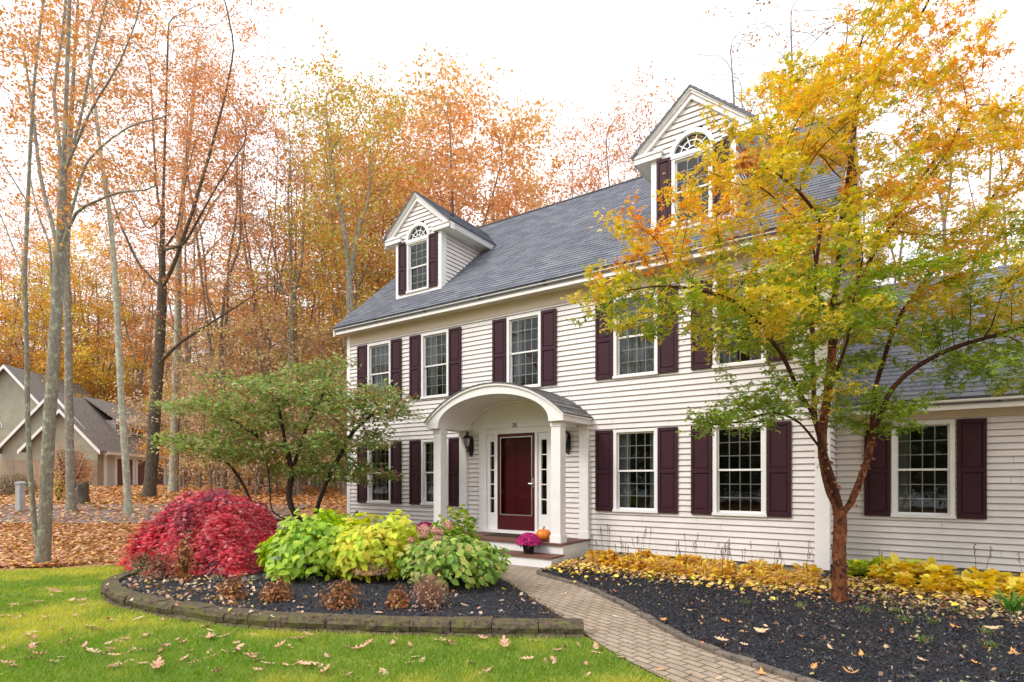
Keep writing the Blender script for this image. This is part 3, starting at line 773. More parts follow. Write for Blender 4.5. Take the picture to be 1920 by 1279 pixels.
def portico(H):
    cx = -6.70; Yf = 9.06; Yw = FY-.02
    zb = 2.66; hwo = 1.655; zs = 2.81; top = 3.47
    Rc = (hwo**2+(top-zs)**2)/(2*(top-zs)); zc = top-Rc
    a_in, b_in = 1.345, .575; zi = 2.69
    n = 40; outer = []; inner = []
    for i in range(n+1):
        f = i/n; t = pi*(1-f); xi = a_in*cos(t); zi_ = zi+b_in*sin(t); inner.append((cx+xi, zi_))
        xo = -hwo+2*hwo*f; outer.append((cx+xo, zc+sqrt(Rc*Rc-xo*xo)))
    mb = MB()
    for i in range(n):
        (x0, z0), (x1, z1) = outer[i], outer[i+1]; (u0, w0), (u1, w1) = inner[i], inner[i+1]
        mb.prism([(x0, Yf, z0), (x1, Yf, z1), (u1, Yf, w1), (u0, Yf, w0)], (0, .09, 0))           # front arch board
        mb.prism([(x0, Yf-.035, z0+.012), (x1, Yf-.035, z1+.012), (x1, Yf-.035, z1-.045), (x0, Yf-.035, z0-.045)], (0, .04, 0))   # crown strip
        mb.face([(u0, Yf+.09, w0), (u1, Yf+.09, w1), (u1, Yw, w1), (u0, Yw, w0)])                 # vault soffit
        # moulding arch on the wall side of the vault
        mb.prism([(u0, Yw-.16, w0-.002), (u1, Yw-.16, w1-.002), (cx+(u1-cx)*.95, Yw-.16, zi+(w1-zi)*.93), (cx+(u0-cx)*.95, Yw-.16, zi+(w0-zi)*.93)], (0, .16, 0))
    for sg in (-1, 1):
        xo = cx+sg*hwo; xi = cx+sg*a_in; a, b = sorted((xo, xi))
        mb.box(a, b, Yf+.0005, Yf+.0895, zb, zi+.003) if False else mb.prism([(xo, Yf, zs), (xi, Yf, zi), (xi, Yf, zb), (xo, Yf, zb)], (0, .09, 0))
        a2, b2 = sorted((xo, xo-sg*.03)); mb.box(a2, b2, Yf+.092, Yw, zb, zs-.002)                # side fascia
        a3, b3 = sorted((xo-sg*.03, xi)); mb.box(a3, b3, Yf+.092, Yw, zb+.004, zb+.03)            # beam soffit
        a4, b4 = sorted((xo+sg*.03, xo-sg*.01)); mb.box(a4, b4, Yf-.034, Yw, zs-.055, zs+.008)
    o = mb.build('portico', M['trim'], H)
    # tympanum panel on the wall
    tp = MB(); tp.face([(x, Yw-.012, z) for x, z in inner]+[(cx+a_in, Yw-.012, 2.63), (cx-a_in, Yw-.012, 2.63)])
    tp.prism([(-6.88, Yw-.025, 2.80), (-6.78, Yw-.025, 2.80), (-6.755, Yw-.025, 3.08), (-6.905, Yw-.025, 3.08)], (0, .015, 0))
    tp.build('tympanum', M['trim'], o)
    # curved shingle roof
    r = MB(); s = 0; m_ = 26
    for i in range(m_):
        x0 = -hwo-.03+2*(hwo+.03)*i/m_; x1 = -hwo-.03+2*(hwo+.03)*(i+1)/m_
        def zz(x): return zc+sqrt(max(Rc*Rc-x*x, 0))
        P0 = Vector((cx+x0, 0, zz(x0))); P1 = Vector((cx+x1, 0, zz(x1))); L = (P1-P0).length
        l0, l1 = (.026, .017) if x0+x1 < 0 else (.017, .026)
        n0 = Vector((x0, 0, P0.z-zc)).normalized(); n1 = Vector((x1, 0, P1.z-zc)).normalized()
        a = P0+n0*l0; b = P1+n1*l1
        r.face([(a.x, Yf-.05, a.z), (b.x, Yf-.05, b.z), (b.x, FY-.02, b.z), (a.x, FY-.02, a.z)], [(0, s), (0, s+L), (1.2, s+L), (1.2, s)])
        r.face([(P0.x, Yf-.05, P0.z), (P1.x, Yf-.05, P1.z), (b.x, Yf-.05, b.z), (a.x, Yf-.05, a.z)])
        r.face([(a.x, Yf-.05, a.z), (a.x, FY-.02, a.z), (P0.x, FY-.02, P0.z), (P0.x, Yf-.05, P0.z)]); r.face([(b.x, Yf-.05, b.z), (b.x, FY-.02, b.z), (P1.x, FY-.02, P1.z), (P1.x, Yf-.05, P1.z)])
        s += L
    r.build('roof', M['shingle2'], o)
    def post(x, y0, y1, zf, ztop):
        p = MB(); p.box(x-.10, x+.10, y0, y1, zf+.14, ztop); p.box(x-.118, x+.118, y0-.018, y1 if y1 > FY-.05 else y1+.018, zf, zf+.14)
        p.box(x-.112, x+.112, y0-.012, y1 if y1 > FY-.05 else y1+.012, ztop-.10, ztop-.04)
        return p
    for sg in (-1, 1):
        post(cx+sg*1.445, 9.155, 9.355, .42, zb+.004).build('post', M['trim'], o, bevel=.004)
        post(cx+sg*1.53, FY-.10, FY-.018, .42, zb+.004).build('pilaster', M['trim'], o, bevel=.004)
    # platform and step
    p = MB(); p.box(-8.34, -5.10, 9.16, FY-.02, .05, .385); p.box(-8.30, -5.09, 8.72, 9.155, .0, .19)
    p.build('stoop', M['trim'], H)
    d = MB()
    nb = 9
    for i in range(nb):
        y0 = 9.10+i*(FY-.03-9.10)/nb; d.box(-8.40, -5.06, y0+.002, y0+(FY-.03-9.10)/nb-.002, .387, .42)
    for i in range(3): y0 = 8.675+i*.16; d.box(-8.34, -5.06, y0+.002, y0+.157, .192, .222)
    d.build('tread', M['deck'], H, bevel=.004)
    lx = MB()
    for i in range(8): lx.box(-5.098, -5.092, 9.2+i*.12, 9.2+i*.12+.02, .06, .38)
    # lanterns
    for (x, nm) in ((-8.03, 0), (-5.56, 1)):
        b = MB(); y = FY-.02
        pts = [(x+.065*cos(t), y, 2.33+.17*sin(t)+(.06 if sin(t) > 0 else -.06)) for t in [2*pi*k/20 for k in range(20)]]
        b.prism(pts, (0, -.03, 0))
        b.tube([(x, y-.03, 2.30), (x, y-.07, 2.24), (x, y-.13, 2.22), (x, y-.16, 2.26), (x, y-.16, 2.30)], .011, 8)
        cy = y-.16
        b.lathe([(0, 2.275), (.03, 2.28), (.035, 2.30), (.05, 2.315), (.03, 2.318)], x, cy, 16)
        b.lathe([(.082, 2.50), (.098, 2.505), (.07, 2.55), (.03, 2.585), (.02, 2.62), (.028, 2.64), (.012, 2.66), (0, 2.69)], x, cy, 16)
        b.lathe([(.05, 2.498), (.098, 2.503)], x, cy, 16)
        for k in range(6):
            t = pi*k/3; b.tube([(x+.046*cos(t), cy+.046*sin(t), 2.31), (x+.072*cos(t), cy+.072*sin(t), 2.40), (x+.084*cos(t), cy+.084*sin(t), 2.505)], .006, 5)
        b.lathe([(0, 2.20), (.02, 2.22), (.012, 2.25), (.02, 2.275)], x, cy, 10)
        l = b.build('wall_lantern', M['iron'], H)
        g = MB(); g.lathe([(.04, 2.315), (.064, 2.40), (.078, 2.50)], x, cy, 6); g.build('glass', M['lampglass'], l)
        g2 = MB(); g2.lathe([(0, 2.32), (.014, 2.32), (.014, 2.40), (.004, 2.44), (0, 2.45)], x, cy, 8); g2.build('candle', M['trim'], l)

def wing(H):
    XA, XB = -.95+.02, 6.5; Y = 11.40; SL = .80; zt = 2.72
    wx0, wx1 = -.135, .70
    mb = MB(); siding(mb, (XA, Y), (1, 0), (0, -1), SB, zt, lambda z: (.0, XB-XA), [(wx0+.03-XA, wx1-.03-XA, 1.01, 2.50)])
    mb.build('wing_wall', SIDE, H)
    f = MB(); f.box(XA, XB-.03, Y+.02, Y+7, -.3, SB+.01); f.build('wing_foundation', M['concrete'], H)
    r = MB(); r.box(XA+.05, XB-.1, Y+2.0, Y+2.05, .3, zt); r.box(XA+.05, XB-.1, Y+.14, Y+2, .32, .36); r.box(XA+.05, XB-.1, Y+.1, Y+2, zt, zt+.04); r.box(XB-.2, XB-.15, Y+.1, Y+7, .3, zt)
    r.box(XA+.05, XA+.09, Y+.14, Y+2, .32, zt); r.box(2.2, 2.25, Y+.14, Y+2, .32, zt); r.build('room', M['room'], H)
    b = MB(); b.box(XB-.06, XB, Y, Y+7, SB, zt); b.box(XA, XB, Y+6.94, Y+7, SB, zt); b.build('back_wall', M['siding'], H)
    window(H, wx0, wx1, .985, 2.535, Y, 4, 3, 'left', seed=30)
    shutter(H, wx0-.385, wx0-.015, .98, 2.535, Y); shutter(H, wx1+.02, wx1+.385, .98, 2.535, Y)
    EY, EZ_ = Y-.34, 2.86; RY = 14.7; RZ = EZ_+SL*(RY-EY)
    s = MB(); s.box(XA, XB+.1, EY+.05, Y+.02, 2.675, 2.695); s.box(XA+.12, XB, Y-.03, Y+.02, 2.56, 2.675); s.build('wing_soffit', M['soffit'], H)
    fa = MB(); prof = [(EY+.065, 2.665), (EY+.045, 2.665), (EY+.045, 2.745), (EY+.02, 2.745), (EY+.005, 2.77), (EY-.02, 2.785), (EY-.02, 2.845), (EY+.065, 2.86)]
    fa.prism([(XA, y, z) for y, z in prof], (XB-XA+.2, 0, 0)); fa.build('wing_fascia', M['trim'], H)
    rf = MB(); L = sqrt((RY-EY)**2+(RZ-EZ_)**2)
    shingles(rf, (XA+.02, EY-.035, EZ_-.02), (XB+.15, EY-.035, EZ_-.02), Vector((0, 1, SL)), L+.04)
    shingles(rf, (XB+.15, 2*RY-EY, EZ_), (XA+.02, 2*RY-EY, EZ_), Vector((0, -1, SL)), L)
    rf.prism([(XA+.02, EY-.03, EZ_-.03), (XA+.02, RY, RZ-.02), (XA+.02, RY, RZ-.12), (XA+.02, EY+.02, EZ_-.12)], (XB-XA+.1, 0, 0))
    rf.prism([(XA+.02, 2*RY-EY, EZ_-.03), (XA+.02, RY+.001, RZ-.02), (XA+.02, RY+.001, RZ-.12), (XA+.02, 2*RY-EY-.05, EZ_-.12)], (XB-XA+.1, 0, 0))
    rf.prism([(XB-.05, Y, 2.7), (XB-.05, 2*RY-Y, 2.7), (XB-.05, RY, RZ-.2)], (.05, 0, 0))
    rf.build('wing_roof', M['shingle'], H)
    # sided chimney chase behind the gable
    c = MB(); x0, x1, y0, y1 = -.86, -.30, 18.2, 19.0
    siding(c, (x0, y0), (1, 0), (0, -1), .2, 8.0, lambda z: (.05, x1-x0-.05)); siding(c, (x0, y0), (0, 1), (-1, 0), .2, 8.0, lambda z: (0, y1-y0)); siding(c, (x1, y0), (0, 1), (1, 0), .2, 8.0, lambda z: (0, y1-y0))
    c.box(x0-.02, x0+.06, y0-.03, y0+.05, .2, 8.0); c.box(x1-.06, x1+.02, y0-.03, y0+.05, .2, 8.0); c.box(x0, x1, y1-.02, y1, .2, 8.0)
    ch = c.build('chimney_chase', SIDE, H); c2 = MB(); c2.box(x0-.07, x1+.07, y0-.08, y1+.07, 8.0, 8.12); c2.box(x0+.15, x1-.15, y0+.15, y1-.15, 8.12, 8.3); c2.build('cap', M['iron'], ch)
build_house()

# ---------------------------------------------------------------- trees: branch skeletons grown towards leafy pads
def colonize(seeds, A, D=.35, di=3.0, dk=.7, iters=140, trop=(0, 0, .15), rs=0):
    """seeds: list of (points, parent_seed, parent_point_index). returns pos, parent"""
    pos = []; par = []; idx = []
    for pts, ps, pi_ in seeds:
        loc = []; last = idx[ps][pi_] if ps is not None else -1
        prev = Vector(pos[last]) if last >= 0 else None
        for p in pts:
            p = Vector(p)
            if prev is not None:
                n = max(1, int((p-prev).length/D))
                for k in range(1, n+1):
                    q = prev.lerp(p, k/n); pos.append(tuple(q)); par.append(last); last = len(pos)-1
            else: pos.append(tuple(p)); par.append(-1); last = len(pos)-1
            loc.append(last); prev = p
        idx.append(loc)
    r = np.random.default_rng(rs)
    P = np.zeros((30000, 3)); n = len(pos); P[:n] = pos
    A = np.array(A); near = np.zeros(len(A), int); nd = np.full(len(A), 1e9); alive = np.ones(len(A), bool); new0 = 0
    tr = np.array(trop)
    for it in range(iters):
        ai = np.where(alive)[0]
        if not len(ai): break
        d = np.linalg.norm(A[ai][:, None, :]-P[None, new0:n, :], axis=2)
        k = d.argmin(1); dm = d[np.arange(len(ai)), k]; up = dm < nd[ai]
        near[ai[up]] = k[up]+new0; nd[ai[up]] = dm[up]
        alive[ai[nd[ai] < dk]] = False
        ai = ai[alive[ai]]; ai = ai[nd[ai] < di*(1+it*.05)]
        if not len(ai): break
        dirs = A[ai]-P[near[ai]]; dirs /= np.linalg.norm(dirs, axis=1, keepdims=True)
        u, inv = np.unique(near[ai], return_inverse=True)
        s = np.zeros((len(u), 3)); np.add.at(s, inv, dirs); s /= np.linalg.norm(s, axis=1, keepdims=True)+1e-6
        s += tr+r.normal(0, .16, s.shape); s /= np.linalg.norm(s, axis=1, keepdims=True)
        q = P[u]+s*D; m = len(u)
        if n+m > len(P): break
        P[n:n+m] = q; par += list(u); new0 = n; n += m
    global SEED_IDX; SEED_IDX = (seeds, idx)
    return P[:n].copy(), np.array(par)
ORD = 'first second third fourth fifth sixth seventh eighth ninth tenth eleventh twelfth thirteenth fourteenth fifteenth sixteenth seventeenth eighteenth nineteenth twentieth'.split()
def floor_limbs(R, par, frac=.42, end=.01):
    seeds, idx = SEED_IDX
    for (pts, ps, pi_), loc in zip(seeds[1:], idx[1:]):
        i = loc[-1]; chain = []
        while i != idx[ps][pi_] and i >= 0: chain.append(i); i = par[i]
        chain.reverse(); r0 = R[i]*frac; m = len(chain)
        for k, j in enumerate(chain): R[j] = max(R[j], r0+(end-r0)*(k/m))
    return R

def radii(P, par, tip=.006, expn=2.25, base=None, nseed=0):
    n = len(P); acc = np.zeros(n); 
    for i in range(n-1, -1, -1):
        if acc[i] == 0: acc[i] = tip**expn
        if par[i] >= 0: acc[par[i]] += acc[i]
    r = acc**(1/expn)
    if base: r = tip+(r-tip)*(base-tip)/(r[0]-tip)
    return r

def tube_mesh(name, P, par, R, mat_, flare=True, wob=.06, seed=0, rmin=0, mat2=None, r2=.03):
    rr = np.random.default_rng(seed); n = len(P)
    child = [[] for _ in range(n)]
    for i in range(n):
        if par[i] >= 0: child[par[i]].append(i)
    V = []; F = []; MI = []; stack = [(0, -1)]; 
    while stack:
        s, p0 = stack.pop()
        ch = [p0, s] if p0 >= 0 else [s]
        c = s
        while child[c]:
            k = max(child[c], key=lambda q: R[q])
            for o in child[c]:
                if o != k: stack.append((o, c))
            ch.append(k); c = k
        if len(ch) < 2 or R[s] < rmin: continue
        Q = P[ch]; rad = R[ch].copy()
        if p0 >= 0: rad[0] = rad[1]
        rad[-1] *= .5
        # light smoothing
        if len(Q) > 3: Q[1:-1] = .25*Q[:-2]+.5*Q[1:-1]+.25*Q[2:]
        rm = rad.max(); k = 3 if rm < .012 else 4 if rm < .03 else 6 if rm < .07 else 12
        T = np.gradient(Q, axis=0); T /= np.linalg.norm(T, axis=1, keepdims=True)+1e-9
        a = np.cross(T[0], [0.13, .31, 1.0] if abs(T[0][2]) < .9 else [1., .2, 0.]); a /= np.linalg.norm(a)
        ang = np.arange(k)*2*pi/k; b0 = len(V)
        for i in range(len(Q)):
            a = a-T[i]*(a@T[i]); a /= np.linalg.norm(a)+1e-9; b = np.cross(T[i], a)
            rr_ = rad[i]*(1+rr.uniform(-wob, wob, k)) if k > 4 else np.full(k, rad[i])
            if flare and p0 < 0:
                h = Q[i][2]-Q[0][2]; rr_ = rr_*(1+.35*math.exp(-max(h, 0)/.22)*(1+.35*np.cos(ang*4+1)))
            ring = Q[i]+np.outer(np.cos(ang)*rr_, a)+np.outer(np.sin(ang)*rr_, b)
            V.extend(map(tuple, ring))
        for i in range(len(Q)-1):
            for j in range(k):
                j2 = (j+1) % k; F.append((b0+i*k+j, b0+i*k+j2, b0+(i+1)*k+j2, b0+(i+1)*k+j)); MI.append(1 if rad[i] < r2 else 0)
    me = bpy.data.meshes.new(name); me.from_pydata(V, [], F); me.polygons.foreach_set('use_smooth', [True]*len(F)); me.materials.append(mat_)
    if mat2: me.materials.append(mat2); me.polygons.foreach_set('material_index', MI)
    me.update(); return me

def pads(rr, n_pads, per, env, flat=.35, sz=.8):
    """attractors: flattish clumps inside an envelope env(u)->(x,y,z)"""
    out = []; cen = []
    for i in range(n_pads):
        c = np.array(env(rr)); cen.append(c); s = sz*rr.uniform(.6, 1.3)
        out.append(c+rr.normal(0, 1, (per, 3))*np.array([s, s, s*flat]))
    return np.concatenate(out), np.array(cen)

def unit(rr, n):
    v = rr.normal(0, 1, (n, 3)); return v/np.linalg.norm(v, axis=1, keepdims=True)
def mixcol(rr, n, cols, w=None, jit=.12):
    cols = np.array(cols, float); w = np.array(w, float)/np.sum(w) if w is not None else None
    c = cols[rr.choice(len(cols), n, p=w)]
    return np.clip(c*(1+rr.normal(0, jit, (n, 1)))*(1+rr.normal(0, .05, (n, 3))), .002, .95)

def leaves_on(rr, P, R, thr, count, spread, size, colf, tmpl=DIAMOND, mat_=None, flatn=.15, name='crown', droop=0, minz=0, keep=None, clump=16, cellf=4.2, cvar=.8, csig=1.7):
    tip = np.where((R < thr) & (P[:, 2] > minz))[0]
    if keep is not None: tip = tip[keep(P[tip])]
    cell = (np.floor(P[tip]/(cellf*spread[0])).astype(int)*np.array([73856093, 19349663, 83492791])).sum(1) % 9973
    wt = np.exp(rr.normal(0, cvar, 9973))[cell]; wt /= wt.sum()
    nc = max(1, count//clump); kc = rr.choice(tip, nc, p=wt); cc_ = P[kc]+rr.normal(0, 1, (nc, 3))*np.array(spread)
    which = rr.integers(0, nc, count); k = kc[which]; Q = cc_[which]+rr.normal(0, size*csig, (count, 3))*np.array([1, 1, .7])
    N = unit(rr, count); N[:, 2] = np.abs(N[:, 2])+flatn
    T = unit(rr, count); T[:, 2] -= droop
    s = size*rr.uniform(.6, 1.35, count)
    return scatter_mesh(name, Q, N, T, s, tmpl[0], tmpl[1], colf(Q, k), mat_ or M['leaf'])

ORANGE = [(.70, .31, .08), (.78, .40, .11), (.60, .21, .05), (.74, .46, .12)]
PINK = [(.72, .38, .20), (.60, .27, .15), (.76, .46, .26), (.74, .34, .10)]
YELLOW = [(.78, .52, .06), (.68, .53, .08), (.80, .42, .05), (.46, .44, .08)]
OLIVE = [(.55, .52, .12), (.45, .46, .11), (.66, .52, .13), (.70, .40, .14)]
RUST = [(.42, .17, .06), (.50, .24, .10), (.34, .12, .05), (.50, .32, .14)]

def proto_tree(seed, H=18, cr=4.0, cb=6.5, npads=70, nleaf=9000, lsize=.13, cols=ORANGE, w=None, tr=.20, bark='bark_far', ptips=.008, spread=.24, lean=.5, D=.42, flat=.4, padsz=.6, per=20, fork=.36, nfork=4, fr=(.25, .6)):
    rr = np.random.default_rng(seed)
    def env(r):
        while 1:
            u = r.uniform(-1, 1, 3)
            if u@u < 1: break
        f = (u[2]+1)/2; z = cb+(H-cb)*f
        prof = (sin(pi*min(1, .22+f*.80)))**.6
        v = u[:2]/max(1e-3, sqrt(1-u[2]**2))
        return (v[0]*cr*prof+lx*z/H, v[1]*cr*prof+ly*z/H, z)
    lx, ly = rr.uniform(-lean, lean, 2)
    A, cen = pads(rr, npads, per, env, flat, padsz)
    kz = np.linspace(0, H*.62, 9)
    kz = kz*fork/.62
    trunk = [(lx*z/H+rr.normal(0, .05)*z/4*.5, ly*z/H+rr.normal(0, .05)*z/4*.5, z) for z in kz]
    sd = [(trunk, None, 0)]; a0 = rr.uniform(0, 6.28)
    for i in range(nfork):
        a = a0+i*2*pi/nfork+rr.uniform(-.5, .5); f0 = 8 if i < 2 else 7-i % 3; x0, y0, z0 = trunk[f0]; R_ = cr*rr.uniform(*fr); zt = H*rr.uniform(.72, .92)
        sd.append(([(x0+cos(a)*R_*u**.8+rr.normal(0, .12), y0+sin(a)*R_*u**.8+rr.normal(0, .12), z0+(zt-z0)*u) for u in (.2, .4, .6, .8, 1)], 0, f0))
    P, par = colonize(sd, A, D, 5.5, D*1.5, 90, (0, 0, .28), seed)
    R = radii(P, par, ptips, 1.95, tr); R = floor_limbs(R, par, .6, .02); R = R*(1-.35*np.clip(P[:, 2]/H, 0, 1))
    tm = tube_mesh('trunk', P, par, R, M[bark], seed=seed)
    cc = mixcol(rr, len(cen), cols, w, .05)
    def colf(Q, k):
        d = np.concatenate([np.linalg.norm(Q[i:i+4000, None, :]-cen[None, :, :], axis=2).argmin(1) for i in range(0, len(Q), 4000)])
        c = cc[d]*.6+mixcol(rr, len(Q), cols, w)*.4
        return np.clip(c*(1+rr.normal(0, .14, (len(Q), 1))), .01, .95)
    cm = leaves_on(rr, P, R, ptips*2.4, nleaf, (spread, spread, spread*.6), lsize, colf, mat_=M['leaf_far'], minz=cb*.6) if nleaf else None
    return tm, cm

def place_tree(name, pro, x, y, s, rz, label, cat, group, z=None):
    o = empty(name, (x, y, float(ground_h(x, y)) if z is None else z), rz, label, cat, group); o.scale = (s, s, s)
    link('trunk', pro[0], None, o)
    if pro[1]: link('crown', pro[1], None, o)
    return o

def forest():
    K = {}
    K['orange'] = proto_tree(11, 19, 4.6, 6.5, 95, 13260, 0.128, ORANGE+[(.62, .40, .12)], tr=.16)
    K['oakd'] = proto_tree(21, 19, 4.4, 7.0, 115, 23400, 0.141, ORANGE+PINK[:1]+[(.74, .44, .16)], tr=.17)
    K['oakc'] = proto_tree(23, 20.8, 6.4, 9.5, 170, 37440, 0.173, [(.80, .46, .22), (.82, .54, .28), (.76, .40, .16), (.78, .54, .24), (.78, .42, .24)], tr=.22, fork=.42, nfork=6, padsz=.8, fr=(.4, .8))
    K['orange2'] = proto_tree(12, 19, 4.0, 5.0, 85, 11700, 0.128, ORANGE[1:]+YELLOW[:1], tr=.14)
    K['pink'] = proto_tree(13, 20, 4.4, 6.5, 100, 8580, 0.115, PINK, tr=.15)
    K['pink2'] = proto_tree(14, 20, 4.0, 7.0, 85, 5070, 0.115, PINK+RUST[:1], tr=.13)
    K['yellow'] = proto_tree(15, 17, 3.8, 4.0, 90, 13260, 0.134, YELLOW+ORANGE[:1], tr=.15)
    K['olive'] = proto_tree(16, 17, 3.6, 5.0, 80, 9360, 0.122, OLIVE, tr=.15)
    K['bare'] = proto_tree(17, 19, 3.4, 6.0, 110, 936, 0.115, RUST+PINK, tr=.15, ptips=.012)
    K['under'] = proto_tree(18, 8, 3.0, 1.0, 75, 10140, 0.154, ORANGE+YELLOW+RUST, tr=.07, ptips=.006, fork=.15)
    K['brown'] = proto_tree(22, 8.5, 3.2, .6, 85, 6240, 0.115, [(.56, .38, .26), (.64, .46, .32), (.50, .34, .22), (.68, .50, .28), (.66, .54, .20)], tr=.06, ptips=.006, fork=.12)
    K['under2'] = proto_tree(19, 7.5, 3.2, .8, 75, 9360, 0.154, RUST+ORANGE[1:2]+YELLOW[:2], tr=.07, ptips=.006)
    desc = dict(oakc='broad rounded peach orange oak', oakd='dense pale orange leaved oak', orange='orange leaved oak', orange2='amber and orange leaved tree', pink='tall tree with thin pinkish orange foliage', pink2='sparse tree with dusty pink foliage', yellow='golden yellow leaved tree',
                olive='tree with olive and yellow green foliage', bare='nearly bare tree with fine grey twigs', under='low bushy orange understorey tree', under2='low rusty brown understorey tree')
    T = [  # kind, photo column, camera depth, scale, turn, where it stands
        ('oakc', 858, 27, .90, .3, 'rising behind the left dormer, the largest crown of the woods'),
        ('orange', 748, 29, 1.0, 3.3, 'directly behind the left dormer gable'),
        ('pink', 690, 34, 1.12, 5.2, 'filling the canopy left of the big oak'),
        ('oakd', 955, 35, .80, 2.1, 'between the left dormer and the main roof ridge'),
        ('orange', 765, 33, 1.02, 1.0, 'behind and left of the left dormer'),
        ('olive', 652, 24, .93, .7, 'just left of the house corner'),
        ('olive', 690, 30, 1.05, 3.9, 'behind the left end of the house roof'),
        ('orange2', 590, 34, 1.02, 5.1, 'left of the olive tree beside the house'),
        ('pink', 560, 27, .86, 4.0, 'among the bare branches left of the house'),
        ('pink2', 490, 30, 1.1, 1.8, 'behind the dark trunked tree, to its right'),
        ('pink', 420, 26, 1.0, 2.8, 'right behind the pale trunk near the neighbour garage'),
        ('pink', 345, 36, 1.15, .9, 'behind the neighbour garage roof, right side'),
        ('orange', 300, 52, 1.2, 4.2, 'beyond the neighbour garage'),
        ('orange2', 190, 52, 1.3, 1.1, 'beyond the neighbour roof'),
        ('pink', 120, 58, 1.45, 4.4, 'highest of the trees beyond the neighbour roof'),
        ('pink2', 260, 50, 1.3, 2.3, 'beyond the garage between the slender and dark trunks'),
        ('yellow', 180, 54, 1.4, 3.3, 'behind the middle of the neighbour house'),
        ('orange', 60, 56, 1.35, 2.2, 'beyond the neighbour gable, behind the twin trunks'),
        ('pink', -10, 50, 1.3, .2, 'above the neighbour gable at far left'),
        ('yellow', -60, 50, 1.3, 2.4, 'cut by the left edge of the picture'),
        ('yellow', 120, 48, 1.3, .6, 'above the neighbour gables'),
        ('yellow', 440, 48, 1.15, 3.6, 'deep in the woods left of the house'),
        ('yellow', 570, 44, 1.1, 5.0, 'deep in the woods near the house corner'),
        ('orange', 630, 46, 1.15, 1.3, 'far behind the house corner'),
        ('pink2', 1155, 33, 1.10, 1.2, 'sticking up above the main roof ridge'),
        ('orange', 1062, 36, .98, 1.0, 'low above the middle of the roof ridge'),
        ('pink', 1175, 34, 1.16, 5.0, 'touching the right dormer on its left side'),
        ('pink', 1110, 33, 1.08, 3.0, 'low above the ridge left of the right dormer'),
        ('bare', 1195, 34, 1.2, 4.4, 'above the roof ridge beside the right dormer'),
        ('bare', 1440, 22, 1.12, 2.0, 'behind the yellow maple, above the right dormer'),
        ('bare', 1520, 27, 1.25, 5.0, 'behind the maple crown, right of the right dormer'),
        ('bare', 1660, 30, 1.05, .5, 'behind the maple crown above the wing roof'),
        ('bare', 1800, 28, 1.15, 3.4, 'above the wing roof'),
        ('pink2', 1900, 27, 1.0, 2.7, 'at the right edge above the wing roof'),
    ]
    for k, px, t, s, rz, where in T:
        x, y = at(px, t)
        place_tree('tree', K[k], x, y, s, rz, desc[k]+' '+where, 'tree', 'tall autumn trees in the woods', None)
    rr = random.Random(4)
    U = []
    for i in range(30):
        px = -40+i*24+rr.uniform(-12, 12); t = rr.uniform(53, 64) if px < 330 else rr.uniform(27, 55)
        U.append((px, t))
    U.sort(); nn = [0, 0]
    for i, (px, t) in enumerate(U):
        x, y = at(px, t); g_ = 0 if px < 330 else 1; o_ = ORD[nn[g_]]; nn[g_] += 1; k = 'under' if rr.random() < .6 else 'under2'
        w = (', %s from the left beyond the neighbour house' if px < 330 else ', %s from the left between garage and house') % o_
        place_tree('understorey_tree', K[k], x, y, rr.uniform(.8, 1.35)*(1.2 if px < 330 else .9), rr.uniform(0, 6.28), desc[k]+w, 'tree', 'low trees filling the woods '+('past the neighbour' if px < 330 else 'left of the house'))
    for i, (px, t) in enumerate([(345, 30), (395, 25), (440, 29), (480, 24), (520, 27), (560, 23.5), (600, 28), (640, 25)]):
        x, y = at(px, t); k = 'brown'
        place_tree('understorey_tree', K[k], x, y, rr.uniform(.75, 1.0), rr.uniform(0, 6.28), ['brownish pink', 'dusty brown', 'pale russet', 'faded tan', 'dull brown', 'thin russet', 'dry brown', 'tan brown'][i]+' bushy tree in the thicket, '+['beside the garage', 'behind the pale trunk', 'above the red maple', 'behind the green tree, left side', 'behind the green tree, middle', 'behind the green tree, right side', 'between the green tree and the house', 'touching the house corner'][i], 'tree', 'brown bushy trees in the thicket left of the house')
    # far wall of woods, tall trees again
    for i in range(40):
        px = -60+i*20+rr.uniform(-14, 14); t = rr.uniform(54, 84); x, y = at(px, t)
        k = rr.choice(['orange', 'orange2', 'yellow', 'orange'])
        place_tree('far_tree', K[k], x, y, rr.uniform(.85, 1.15), rr.uniform(0, 6.28), desc[k].replace(' leaved', '')+', '+(ORD[i//2] if i < 40 else 'last')+(' pair from the left, nearer one' if i % 2 else ' pair from the left, farther one')+', farthest row', 'tree', 'farthest trees of the woods')
    # thin trunks seen low between the green tree and the house
    for i in range(9):
        px = 335+i*35+rr.uniform(-7, 7); t = rr.uniform(22, 44); x, y = at(px, t)
        place_tree('thin_tree', K['bare'], x, y, rr.uniform(.5, .72), rr.uniform(0, 6.28), 'slender bare grey tree, '+ORD[i]+' from the left in the thicket before the house', 'tree', 'slender bare trees in the thicket left of the house')

